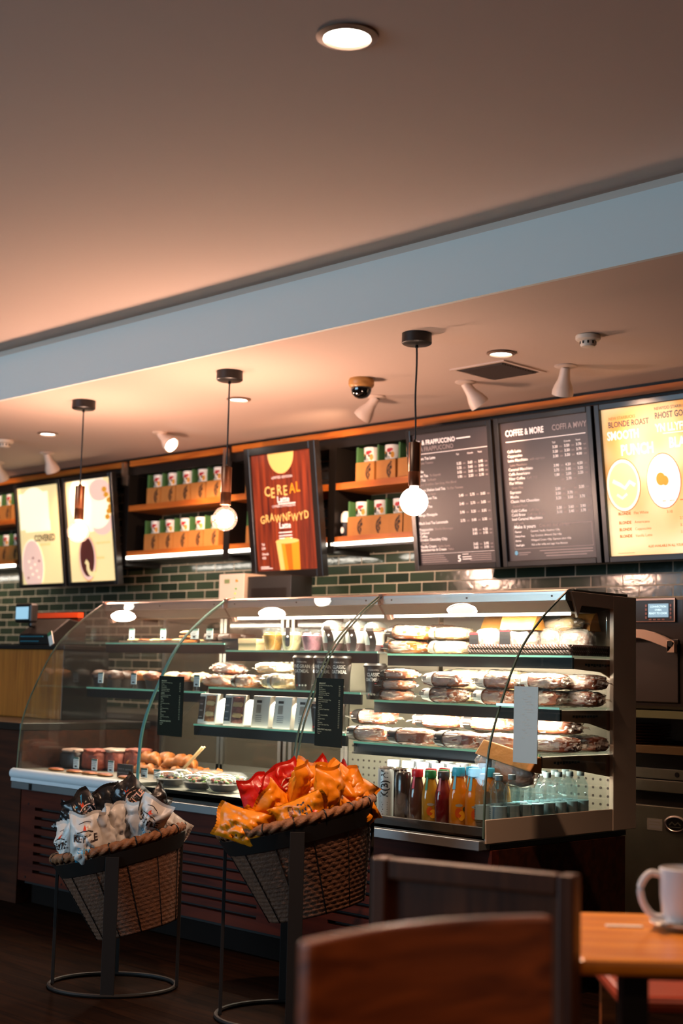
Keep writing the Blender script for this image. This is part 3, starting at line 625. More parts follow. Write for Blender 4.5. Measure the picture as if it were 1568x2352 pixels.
    # back wall of the unit
    if i==0:
        f=mb(M_steel)
        for X in (x0+.01,x0+.50,x0+.53,x1-.03): f.box(X,X+.022,YBK-.012,YBK+.01,deck,1.50)
        f.box(x0+.01,x1-.01,YBK-.012,YBK+.01,deck,deck+.03); f.build('door_frame',t)
        mb(M_door).box(x0+.03,x1-.03,YBK,YBK+.004,deck+.03,1.5).build('sliding_door',t)
    elif i==1:
        f=mb(M_steel)
        for X in (x0+.01,x0+.05,x0+.42,x0+.445,): f.box(X,X+.022,YBK-.012,YBK+.01,deck,1.50)
        f.box(x0+.01,x0+.46,YBK-.012,YBK+.01,deck,deck+.05); f.build('door_frame',t)
        mb(M_door).box(x0+.03,x0+.44,YBK,YBK+.004,deck+.03,1.5).build('sliding_door',t)
    xa={1:x0+.47,2:x0+.02}.get(i)
    if xa:
        f=mb(M_perf).box(xa,x1-.01,YBK-.008,YBK,deck,.93).use(M_darkmetal)
        for a in range(int((x1-xa)/.036)-1):
            for q in range(7): f.cyl((xa+.03+a*.036,YBK-.0083,deck+.03+q*.033),(xa+.03+a*.036,YBK-.0095,deck+.03+q*.033),.0055,8)
        f.build('perforated_panel',t)
        mb(M_inner).box(xa,x1-.01,YBK-.008,YBK,.931,1.50).build('back_panel',t)
    # ends
    if i==0:
        poly=[(p[0]+.012,p[1]) for p in P]+[(YBK,1.53),(YBK,.612)]
        mb(M_glass).prism(poly,x0+.0005,x0+.0045).build('end_glass',t)
        mb(mat('edge_black','1c1814',.4)).tube([(x0+.002,p[0]+.004,p[1]) for p in P],.0035,6).build('end_trim',t)
    if i==2:
        inn=[(p[0]+.012,p[1]) for p in P]
        poly=[(p[0],p[1]) for p in inn if p[1]>.69]+[(4.78,1.46),(4.78,.69)]
        mb(M_glass).prism(inn+[(4.79,1.53),(4.79,.612)],x1-.0115,x1-.0075).build('end_glass',t)
        E=mat('end_panel','b09e8c',.5)
        f=mb(E).box(x1-.012,x1+.008,4.815,YBK+.045,.6,1.528)
        f.prism([(4.03,.6),(4.026,.685),(4.8145,.685),(4.8145,.6)],x1-.0065,x1+.004)
        f.prism([(4.530,1.532),(4.8145,1.528),(4.8145,1.475),(4.60,1.478),(4.575,1.43)],x1-.0065,x1+.006)
        f.build('end_frame',t,bevel=.002)
    return t
SH0=[(1.325,4.53),(1.088,4.42)]; SH1=[(1.291,4.52),(1.112,4.42),(.938,4.335)]; SH2=[(1.283,4.56),(1.082,4.48),(.908,4.36)]
DK0=.672; DK1=.655; DK2=.625
case_unit(0,'display_case','curved glass pastry case at the left end with a grey bumper roll',XA,XB,SH0,DK0)
case_unit(1,'display_case','middle curved glass case holding sandwich boxes and salad bowls',XB,XC,SH1,DK1)
case_unit(2,'display_case','right chilled curved glass case holding baguettes and bottled drinks',XC,XD,SH2,DK2)

# wood counter base under the cases, with slatted vents
t=thing('wooden_counter','long reddish wooden counter base with dark slatted vents under the glass cases','counter',((XA+XD)/2,4.5,0)); O=Matrix.Translation((-(XA+XD)/2,-4.5,0))
def cb(*m): b=MB(*m); b.T=O; return b
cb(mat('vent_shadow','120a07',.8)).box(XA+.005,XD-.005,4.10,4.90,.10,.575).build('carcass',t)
p=cb(M_counter); zt,zb=.575,.12
vents=[(-6.20,-5.97),(-5.91,-5.50),(-5.12,-4.52),(-4.10,-3.55)]; 
xs=[XA]+[a for v in vents for a in v]+[XD+.006]
for a,b in zip(xs[0::2],xs[1::2]): p.box(a,b,4.06,4.099,zb,zt)
for a,b in vents:
    p.box(a,b,4.06,4.099,.515,zt).box(a,b,4.06,4.099,zb,.165)
    z=.165
    for k in range(8): p.box(a,b,4.06,4.099,z+.016,z+.04375); z+=.04375
p.build('front_panel',t)
cb(M_counter2).box(XD-.004,XD+.006,4.101,4.90,.10,.575).build('side_panel',t)
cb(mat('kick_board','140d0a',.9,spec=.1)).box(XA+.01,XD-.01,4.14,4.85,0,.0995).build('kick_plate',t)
s_=cb(M_black)
for x,z in ((XA+.07,.50),(XA+.07,.14),(-5.94,.50),(-5.94,.14),(-5.3,.2)): s_.cyl((x,4.0602,z),(x,4.0585,z),.006,10)
s_.build('bolt',t)

# ================================================================ FOOD AND DRINK BUILDERS
M_film=clear('film','fffaf4',1.5,.22,haze=.24,hazec='fff6ea',bump=1.6,bscale=34,gloss=.8)
M_plastic=clear('clear_plastic','f6faf8',1.5,.04,haze=.05)
M_bread={'golden':mat('bread_golden','a85e1e',.5,var=.45,vscale=18,bump=.3,bscale=60),'brown':mat('bread_brown','70361a',.5,var=.4,vscale=16,bump=.3,bscale=60),
 'pink':mat('bread_pink','9c5a3c',.5,var=.35,vscale=14,bump=.3,bscale=60),'pale':mat('bread_pale','cfae7c',.55,var=.2,vscale=14,bump=.3,bscale=60),'dark':mat('bread_dark','3a2013',.5,var=.4,vscale=18,bump=.4,bscale=60)}
M_lblack=mat('label_black','191413',.4); M_lwhite=mat('label_white','dcd6cc',.5); M_lred=mat('label_red','b01a20',.4); M_lgrey=mat('label_grey','8f8b86',.5)
SEED=[0]
def pack(name,label,cat,loc,L,D,H,bread='golden',lab=None,lw=.18,lu=-.30,rz=0,group=None,barcode=False,tilt=0,back=None):
    """a filled roll in clear film, long axis local X, with a wrap-round paper label"""
    SEED[0]+=1; sd=SEED[0]
    t=thing(name,label,cat,loc,rot=(0,tilt,rz),group=group)
    MB(M_bread[bread]).blob((0,0,H*.48),(L*.42,D*.44,H*.46),4.0,.075,2.6,sd,30,16,flat=.93).build('bread',t,smooth=True)
    f=MB(M_film); f.blob((0,0,H*.5),(L*.445,D*.475,H*.49),2.9,.085,7.5,sd+50,52,26)
    for sx in (-1,1):
        n=9; vs=[];fs=[]
        for k in range(n):
            v=(k/(n-1)-.5); vs+=[(sx*L*.42,v*D*.5,H*.5+v*H*.12),(sx*L*.5,v*D*.85,H*(.42+.08*math.sin(k*1.9+sd))+(.004 if k%2 else -.002))]
        for k in range(n-1): fs.append((2*k,2*k+1,2*k+3,2*k+2))
        f.add(vs,fs)
    f.build('film_wrap',t,smooth=True)
    if lab:
        lu=max(lu,-.375); u0,u1=lu*L,(lu+lw)*L; b=MB(lab); n=28; rr=[]
        for k in range(n):
            a=2*PI*k/n; e=2/2.6; c_,s_=math.cos(a),math.sin(a)
            rr.append((math.copysign(abs(c_)**e,c_)*D*.535,H*.5+math.copysign(abs(s_)**e,s_)*H*.55))
        sc=[min(1,1.06*(1-abs(2*u/L/.89)**2.9)**(1/2.9)) if abs(2*u/L/.89)<1 else .1 for u in (u0,u1)]
        vs=[(u0,y*sc[0],H*.5+(z-H*.5)*sc[0]) for y,z in rr]+[(u1,y*sc[1],H*.5+(z-H*.5)*sc[1]) for y,z in rr]
        b.add(vs,[(k,(k+1)%n,n+(k+1)%n,n+k) for k in range(n)])
        if barcode:
            b.use(M_lgrey); y=-D*.56
            for k in range(7): b.box(u0+.006+k*.0042,u0+.008+k*.0042,y,y+.002,H*.42,H*.68)
            b.box(u0+.004,u1-.004,y,y+.002,H*.28,H*.32)
        elif lab is M_lblack:
            b.use(M_lred if sd%3==0 else M_lwhite).box(u0+.008,u0+.018,-D*.552,-D*.548,H*.5,H*.58).use(M_lgrey).box(u0+.006,u1-.006,-D*.552,-D*.548,H*.36,H*.39)
        b.build('paper_label',t,smooth=True)
    return t
def px(x,Y,y=1500): return onY(x,y,Y).x
def tagcard(x,y,z,label,w=.046,h=.055,green=True,stem=.012,rz=0):
    t=thing('price_tag',label,'price tag',(x,y,z),rz=rz,group='price tags in the cases')
    MB(M_plastic).box(-.012,.012,-.004,.008,0,.003).box(-.003,.003,-.001,.001,.003,stem).build('stand',t)
    c=MB(mat('tag_card','d6d8d4',.5)).box(-w/2,w/2,-.001,.001,stem,stem+h)
    c.use(mat('tag_header','2f5a50',.5) if green else M_lblack).box(-w/2,w/2,-.0016,-.001,stem+h-.009,stem+h)
    c.use(M_lgrey)
    for k,wd in enumerate((.8,.6,.7)): c.box(-w*.42,-w*.42+w*wd,-.0016,-.001,stem+h-.017-k*.009,stem+h-.014-k*.009)
    c.use(M_lblack).box(-.012,.008,-.0016,-.001,stem+.006,stem+.014)
    c.build('card',t)
    return t

# ---------------- pastry case (left), top shelf
z=SH0[0][0]+.001
def cookie(x,y,z,r,label,m='pale',h=.012,group='flat biscuits on the pastry case top shelf'):
    SEED[0]+=1
    o=MB(M_bread[m]).blob((0,0,h*.5),(r,r*.9,h*.5),2.2,.08,3,SEED[0],20,8).build('biscuit',None,smooth=True,loc=(x,y,z)); return tag(o,label,'biscuit',group)
M_tray=mat('baking_tray','5a4a3c',.4,metal=.5)
tag(MB(M_tray).box(-.30,.30,-.11,.11,0,.006).box(-.30,.30,-.11,-.105,.006,.012).box(-.30,.30,.105,.11,.006,.012).box(-.30,-.295,-.105,.105,.006,.012).box(.295,.30,-.105,.105,.006,.012).build('tray',loc=(-5.98,4.70,z)),'long dark tray of flat biscuits on the pastry case top shelf','tray')
for i in range(6): cookie(-6.22+i*.096,4.655,z+.007,.045,'pinkish flat biscuit, %s from the left in front of the top shelf tray'%ORD[i],'pink' if i%2 else 'pale',.018)
for i in range(5): cookie(-6.17+i*.096,4.75,z+.007,.045,'flat biscuit, %s from the left at the back of the top shelf tray'%ORD[i],'pale',.018)
cookie(-5.70,4.60,z,.05,'lowest golden biscuit of the small stack beside the glass joint','golden',.02,'stacked biscuits'); cookie(-5.70,4.60,z+.0215,.05,'middle golden biscuit of the small stack beside the glass joint','golden',.02,'stacked biscuits'); cookie(-5.695,4.60,z+.043,.048,'topmost pale biscuit of the small stack beside the glass joint','pale',.02,'stacked biscuits')
br=thing('brownie_tray','tray of dark chocolate brownies at the right end of the pastry shelf','tray',(-5.47,4.68,z))
MB(M_tray).box(-.11,.11,-.1,.1,0,.008).build('tray_base',br)
for i,a in enumerate(((-.055,-.05),(.055,-.05),(-.055,.05),(.055,.05))): tag(MB(M_bread['dark']).blob((0,0,.02),(.05,.045,.02),5,.05,3,i,20,8).build('brownie',smooth=True,loc=(-5.47+a[0],4.68+a[1],z+.009)),'dark chocolate brownie at the %s of its tray'%(('front left','front right','back left','back right')[i]),'brownie','brownies')
for xx,lb in ((310,'white price tag standing alone above the biscuit tray, left of centre'),(382,'grey price tag in front of the stacked biscuits')): tagcard(px(xx,4.60,1450),4.58 if xx>250 else 4.86,z,lb,.044,.055,stem=.018)
tagcard(px(452,4.57,1450),4.555,z,'left one of two large white tags right of the first glass joint',.062,.05,stem=.02); tagcard(px(487,4.57,1450),4.555,z,'right one of two large white tags right of the first glass joint',.05,.05,stem=.02)
# second shelf: muffins
z=SH0[1][0]+.001
M_case=mat('muffin_case','1e1410',.7)
def muffin(x,y,z,top,label,sc=1.0):
    SEED[0]+=1; t=thing('muffin',label,'muffin',(x,y,z),group='muffins on the pastry shelf')
    b=MB(M_case); b.lathe([(.030*sc,0),(.040*sc,.045*sc),(.038*sc,.045*sc)],seg=28).build('paper_case',t,smooth=True)
    b=MB(M_bread[top]).blob((0,0,.056*sc),(.048*sc,.048*sc,.028*sc),2.1,.09,3,SEED[0],22,10)
    if top in('golden','brown'):
        b.use(M_bread['dark'])
        for k in range(7): a=k*2.4; b.blob((.034*sc*math.cos(a),.034*sc*math.sin(a),.066*sc+.008*math.sin(k)),(.006,.006,.005),2,0,1,0,8,5)
    b.build('muffin_top',t,smooth=True); return t
for i,(x,y,k,l) in enumerate(((232,4.55,'dark','dark chocolate muffin, far left behind the first price tag'),(262,4.50,'dark','dark chocolate muffin second from the left at the front'),(290,4.60,'dark','dark chocolate muffin behind the second price tag'),(330,4.52,'golden','golden blueberry muffin, left one of the front pair'),(352,4.50,'brown','dark golden blueberry muffin touching the first glass joint'),(318,4.66,'brown','brown muffin standing behind the blueberry pair'),(398,4.52,'pale','pale topped muffin right behind the first menu placard'),(428,4.52,'pink','pink topped muffin right of the first menu placard'),(462,4.55,'pale','pale topped muffin at the right end of the muffin row'))): muffin(px(x,y,1560),y,z,k,l,1.08)
for xx,lb in ((233,'price tag before the far left chocolate muffin'),(309,'price tag before the blueberry muffins'),(454,'price tag right of the first menu placard before the pale muffins')): tagcard(px(xx,4.44,1560),4.435,z,lb,.044,.056,stem=.022)
# deck
z=DK0+.001
M_cake=mat('chocolate_loaf','241510',.5,var=.3,bump=.3); M_vel=mat('red_velvet','8a3a22',.6,var=.5,vscale=22,bump=.5,bscale=50); M_glz=mat('icing','a88a78',.4,var=.3,vscale=20)
def cake(x,y,L,D,H,m,label,top=None,rz=0):
    SEED[0]+=1; t=thing('loaf_cake',label,'cake',(x,y,z),rz=rz,group='loaf cakes on the pastry deck')
    MB(m).blob((0,0,H*.45),(L/2,D/2,H*.5),3.5,.05,3,SEED[0],24,10,flat=.9).build('cake_body',t,smooth=True)
    if top: MB(top).blob((0,0,H*.90),(L*.46,D*.46,H*.12),3,.10,4,SEED[0]+3,24,8).build('topping',t,smooth=True)
def pdk(x,y,Y): return onY(x,y,Y).x
cake(pdk(172,1765,4.30),4.30,.16,.12,.10,M_cake,'dark chocolate loaf cake behind the first deck tag',M_glz)
cake(pdk(132,1760,4.45),4.45,.15,.12,.08,M_cake,'dark chocolate loaf cake at the far left rear of the deck')
cake(pdk(222,1760,4.34),4.34,.15,.13,.105,M_vel,'red brown cake with crumb topping behind the second deck tag',M_vel)
cake(pdk(265,1765,4.40),4.40,.16,.13,.11,M_vel,'red brown cake with crumb topping behind the third deck tag',M_glz)
cake(pdk(306,1762,4.42),4.45,.14,.13,.115,M_vel,'red brown cake touching the first glass joint',M_vel)
for i,xx in enumerate((128,170,205,240,290)): 
    o=MB(M_bread['golden']).blob((0,0,.006),(.05,.028,.007),3,.05,3,i,20,6).use(M_vel).blob((0,0,.011),(.042,.021,.004),3,.08,3,i,18,6).build('tart_slice',smooth=True,loc=(pdk(xx,1790,4.12),4.12,z)); tag(o,'flat golden tart slice, %s from the left behind the bumper roll'%ORD[i],'pastry','tart slices')
for xx,lb in ((174,'first price tag from the left on the pastry deck'),(216,'second price tag from the left on the pastry deck'),(254,'third price tag on the pastry deck, partly behind the black sign')): tagcard(pdk(xx,1775,4.2),4.20,z,lb,.046,.056,stem=.012)
t=thing('counter_sign','small black deck sign with two lines of white lettering beside the first glass joint','sign',(pdk(287,1785,4.16),4.16,z))
p=MB(M_lblack).box(-.06,.06,-.004,.004,0,.062); p.use(M_lgrey).text('Suitable for vegetarians',0,.036,.011,-.0045,align='c').text('Please ask about allergens',0,.018,.011,-.0045,align='c'); p.build('sign_board',t)
# ---------------- middle case deck: croissants, tongs, bowls
z=DK1+.001
def croissant(x,y,zz,label,rz,sc=1.0):
    SEED[0]+=1; b=MB(M_bread['golden']); vs=[];fs=[];n=26;seg=14
    for i in range(n):
        u=i/(n-1); a=PI*(u-.5)*.8; r=.036*sc*math.sin(PI*(.06+.88*u))**.8*(1+.10*(1 if (i//3)%2 else -1)*(.5+.5*math.sin(PI*u))); c=Vector((.095*sc*math.sin(a)*1.1,-.05*sc*(1-math.cos(a))*1.5,r*.85))
        for k in range(seg): q=2*PI*k/seg; vs.append((c.x+math.sin(a)*-0.0+0,c.y+r*math.cos(q),c.z+r*.85*math.sin(q)))
    for i in range(n-1):
        for k in range(seg): k2=(k+1)%seg; fs.append((i*seg+k,i*seg+k2,(i+1)*seg+k2,(i+1)*seg+k))
    fs+= [tuple(range(seg))[::-1],tuple(range((n-1)*seg,n*seg))]
    b.add(vs,fs); o=b.build('croissant',smooth=True,loc=(x,y,zz)); o.rotation_euler=(0,0,rz); return tag(o,label,'croissant','croissants piled in the middle case')
cr=[(335,4.42,0,.3),(375,4.45,0,-.3),(415,4.42,0,.5),(452,4.50,0,-.2),(487,4.48,0,.9),(350,4.56,0,.1),(395,4.60,0,.4),(345,4.46,.055,.2),(385,4.50,.055,-.3),(425,4.48,.055,.2)]
nm=['at the left end of the front row','second in the front row','third in the front row','fourth in the front row','at the right end of the front row','left in the rear row','right in the rear row','topmost left','topmost middle','topmost right, under the tongs']
for (xx,y,dz,rz),l in zip(cr,nm): croissant(pdk(xx,1760,y),y,z+dz,'golden croissant '+l+' of the croissant pile',rz,1.05)
o=MB(mat('tongs_wood','a88a62',.5)).cyl((0,0,0),(.13,.03,.13),.005,8).cyl((0,.008,0),(.13,.045,.13),.005,8).build('tongs',smooth=True,loc=(pdk(400,1765,4.30),4.33,z+.045)); tag(o,'thin pale wooden tongs leaning up over the croissants','tongs')
for xx,lb in ((335,'faint price tag beside the first glass joint before the croissants'),(365,'bluish price tag before the middle of the croissants'),(403,'bluish price tag at the foot of the wooden tongs')): tagcard(pdk(xx,1775,4.22),4.21+.02*(xx>390),z,lb,.05,.045,stem=.02)
M_leafg=mat('salad_leaf','6f9a3c',.5,var=.5,vscale=40); M_tom=mat('salad_tomato','b8442a',.4); M_onion=mat('salad_grain','c9b290',.6,var=.4,vscale=60); M_olive=mat('salad_bean','33211a',.5)
def bowl(x,y,label,seed,zz=0):
    t=thing('salad_bowl',label,'salad bowl',(x,y,z+zz),group='clear salad bowls')
    MB(M_plastic).lathe([(.045,0),(.06,.01),(.078,.045),(.082,.05),(.075,.06),(.05,.072),(.02,.075)],seg=32).build('clear_bowl',t,smooth=True)
    rnd=random.Random(seed); b=MB(M_olive).lathe([(.04,.003),(.056,.012),(.068,.035),(.06,.038)],seg=24)
    for k in range(34):
        a=rnd.uniform(0,2*PI); r=rnd.uniform(0,.055); b.use(rnd.choice([M_leafg,M_leafg,M_tom,M_onion,M_olive])).blob((r*math.cos(a),r*math.sin(a),.042+rnd.uniform(-.006,.012)),(rnd.uniform(.006,.014),rnd.uniform(.005,.011),.006),2,.15,4,k,9,6)
    b.build('salad',t,smooth=True)
bowl(pdk(392,1805,4.16),4.16,'clear salad bowl leftmost in the front of the middle case',1); bowl(pdk(455,1815,4.15),4.15,'clear salad bowl in the centre of the front trio',2); bowl(pdk(512,1820,4.17),4.17,'clear salad bowl with green leaves at the right of the trio',3)
bowl(pdk(480,1800,4.33),4.33,'clear salad bowl behind the trio, second row left',4); bowl(pdk(528,1800,4.34),4.34,'clear salad bowl behind the trio, second row right',5); bowl(pdk(425,1800,4.31),4.31,'clear salad bowl behind the leftmost one',6)
t=thing('platter_box','flat black edged box with a cream lid behind the red crisp bags','box',(pdk(640,1785,4.30),4.33,z),rz=.25)
MB(M_lblack).box(-.15,.15,-.09,.09,0,.035).build('box_base',t,bevel=.002); MB(M_lwhite).box(-.148,.148,-.088,.088,.0355,.039).build('lid',t)
tag(MB(M_lwhite).add([(-.09,0,0),(.09,0,0),(.09,.06,.07),(-.09,.06,.07),(-.09,.002,-.0),(.09,.002,0),(.09,.062,.069),(-.09,.062,.069)],[(0,1,2,3),(7,6,5,4),(0,4,5,1),(1,5,6,2),(2,6,7,3),(3,7,4,0)]).build('card',loc=(pdk(690,1765,4.5),4.5,z)),'white card leaning behind the crisps on the middle case deck','card')

# ---------------- middle case shelves
z=SH1[0][0]+.001; yf=SH1[0][1]
xx=px(556,4.57,1480)
t=thing('food_box','cream card box with black printed left end on the top shelf','food box',(xx,4.61,z))
MB(mat('cream_card','d8b98c',.6)).box(-.005,.125,-.06,.06,0,.052).box(-.007,.127,-.062,.062,.034,.056).use(M_lblack).box(-.125,-.0055,-.062,.062,0,.056).use(M_lgrey).box(-.11,-.07,-.0625,-.062,.012,.014).build('carton',t,bevel=.0015)
M_lidc=mat('pot_lid','e6dfd2',.3)
def pot(x,y,label,c1,strip,h=.105,r=.052):
    SEED[0]+=1; t=thing('fruit_pot',label,'fruit pot',(x,y,z),rz=.45,group='fruit pots on the top shelf')
    MB(M_plastic).lathe([(r*.72,0),(r*.8,.004),(r,h*.92),(r*1.04,h*.94),(r*1.04,h),(r*.6,h+.002)],seg=30).build('clear_pot',t,smooth=True)
    m=mat('fruit_'+c1,{'yellow':'d9921c','cream':'e8cf9e','pink':'c4788a'}[c1],.45,var=.75,vscale=26); b=MB(m).lathe([(r*.70,.003),(r*.95,h*.7),(r*.8,h*.74)],seg=26)
    rr=random.Random(SEED[0])
    for k in range(8): a=rr.uniform(0,2*PI); b.blob((r*.6*math.cos(a),r*.6*math.sin(a),h*.76),(.012,.012,.008),2,.1,3,k,10,6)
    b.build('contents',t,smooth=True)
    if strip: MB(M_lblack).box(-.011,.011,-r*1.05,-r*1.045,h*.22,h).add([(-.011,-r*1.05,h*.22),(.011,-r*1.05,h*.22),(0,-r*1.05,h*.16)],[(0,1,2)]).box(-.011,.011,-r*1.05,0,h+.0022,h+.003).use(M_lwhite).cyl((0,-r*1.051,h*.62),(0,-r*1.053,h*.62),.006,14).build('paper_strip',t)
pot(px(627,4.59),4.59,'yellow fruit pot without a strip, left of the striped one','yellow',False); pot(px(669,4.59),4.59,'fruit pot with a black paper strip down its front','cream',True)
pot(px(717,4.59),4.59,'pink fruit pot right of the striped pot','pink',False,.098,.055)
pot(px(620,4.75),4.76,'fruit pot behind the yellow one','cream',False); pot(px(665,4.75),4.76,'fruit pot behind the striped one','yellow',False)
M_arch=mat('wrap_white','e8dcd0',.45,var=.15,vscale=14)
def archpack(x,y,label,w=.095,h=.135,zz=None,dark=True):
    SEED[0]+=1; t=thing('yogurt_parfait',label,'dessert pot',(x,y,z if zz is None else zz),group='tall domed dessert pots')
    b=MB(M_arch).lathe([(w*.34,0),(w*.42,h*.35),(w*.46,h*.62),(w*.44,h*.64)],seg=28); b.use(mat('berry','5a2024',.4,var=.5)).lathe([(w*.342,.002),(w*.40,h*.25)],seg=28,T=Matrix.Scale(1.012,4)); b.build('filled_pot',t,smooth=True)
    MB(M_plastic).lathe([(w*.36,0),(w*.49,h*.64),(w*.52,h*.66),(w*.5,h*.7),(w*.44,h*.88),(w*.28,h*.98),(.004,h)],seg=30).build('clear_dome',t,smooth=True)
    s=MB(M_lblack); pts=[]
    for k in range(14):
        v=k/13*h*.98; r=w*(.37+.13*v/(h*.64)) if v<h*.64 else w*.525*math.sqrt(max(0,1-((v-h*.64)/(h*.38))**2))+.003
        a=.35+.18*math.sin(v/h*5); pts.append((r,a,v))
    vs=[];fs=[]
    for r,a,v in pts: vs+=[((r+.002)*math.sin(a-.28),-(r+.002)*math.cos(a-.28),v),((r+.002)*math.sin(a+.28),-(r+.002)*math.cos(a+.28),v)]
    s.add(vs,[(2*k,2*k+1,2*k+3,2*k+2) for k in range(13)]); s.use(M_lwhite).cyl((w*.2,-w*.47,h*.5),(w*.205,-w*.49,h*.5),.005,12)
    s.build('paper_band',t,smooth=True)
    MB(M_bread['golden']).blob((0,0,h*.74),(w*.33,w*.33,h*.09),2.2,.2,6,SEED[0],18,8).build('topping',t,smooth=True)
archpack(px(765,4.60),4.60,'domed dessert pot left of the double glass edge',.12,.142); archpack(px(814,4.60),4.61,'domed dessert pot right behind the double glass edge',.115,.142); archpack(px(858,4.60),4.61,'domed dessert pot at the right end of its row',.115,.142,SH2[0][0]+.001)
archpack(px(785,4.76),4.77,'domed dessert pot in the back row, left',.115,.142); 
# second shelf
z=SH1[1][0]+.001
pack('wrapped_pretzel','glossy plastic bag with browned rolls at the left end of the second shelf','wrapped roll',(px(508,4.56,1560),4.57,z),.25,.14,.06,'pink',rz=.1)
pack('wrapped_pretzel','crumpled plastic bag of browned rolls lying on top of the other','wrapped roll',(px(520,4.58,1530),4.60,z+.062),.22,.13,.055,'brown',rz=-.15,tilt=.05)
pack('wrapped_roll','golden roll with black label in front of the crumpled bags','wrapped roll',(px(573,4.52,1560),4.50,z),.17,.11,.062,'golden',M_lblack,.2,-.34)
pack('wrapped_roll','pale wrapped roll with a thin grey label at its middle, lower one','wrapped roll',(px(645,4.52,1565),4.51,z),.21,.13,.07,'pale',M_lgrey,.1,-.05)
pack('wrapped_roll','pale oat sprinkled roll lying on top of the grey labelled one','wrapped roll',(px(628,4.56,1535),4.57,z+.071),.23,.13,.052,'pale')
pack('wrapped_roll','golden wrapped roll in the back row behind the black cups','wrapped roll',(px(590,4.74,1545),4.75,z),.2,.12,.06,'golden',M_lblack,.2,-.34)
M_cup=mat('cup_black','16120f',.4)
def cup(x,y,zz,l1,l2,label,sc=1.0):
    t=thing('porridge_cup',label,'cup',(x,y,zz),rz=.55,group='black porridge cups')
    h=.142*sc; r0,r1=.036*sc,.049*sc
    b=MB(M_cup).lathe([(r0,0),(r1,h)],seg=30)
    def fn(u,y_,v): r=r0+(r1-r0)*v/h+.0006; a=u/r; return (r*math.sin(a),-r*math.cos(a),v)
    b.use(M_lwhite); b.text('STARBUCKS',0,h*.87,.009,fn=fn,align='c').text(l1,0,h*.70,.022,fn=fn,align='c',sx=.75,bold=.02).text(l2,0,h*.55,.022,fn=fn,align='c',sx=.75,bold=.02)
    for k,m in enumerate((M_lred,M_lwhite,M_lwhite,M_lwhite)):
        b.use(m); n=10; cx,cz=-.021+.014*k,h*.15; b.add([fn(cx,0,cz)]+[fn(cx+.0045*math.cos(2*PI*q/n),0,cz+.0045*math.sin(2*PI*q/n)) for q in range(n)],[(0,q+1,(q+1)%n+1) for q in range(n)])
    b.build('cup_body',t,smooth=True)
    MB(M_cup).lathe([(r1+.003,h-.003),(r1+.004,h+.004),(r1,h+.008),(r1-.004,h+.014),(r1-.01,h+.014)],seg=30).build('lid',t,smooth=True)
cup(px(700,4.5,1560),4.49,z,'FIVE GRAIN','OATMEAL','black FIVE GRAIN OATMEAL cup, leftmost of the cup row')
cup(px(744,4.5,1560),4.50,z,'FIVE GRAIN','OATMEAL','black oatmeal cup crossed by the double glass edge')
cup(px(782,4.5,1560),4.50,z,'CLASSIC','OATMEAL','black CLASSIC OATMEAL cup above the second menu placard')
cup(px(850,4.5,1560),4.53,SH2[1][0]+.001,'CLASSIC','OATMEAL','black CLASSIC OATMEAL cup at the left end of the right case')
cup(px(722,4.64,1560),4.64,z,'CLASSIC','OATMEAL','black oatmeal cup in the back row, left'); cup(px(765,4.64,1560),4.65,z,'CLASSIC','OATMEAL','black oatmeal cup in the back row, right')
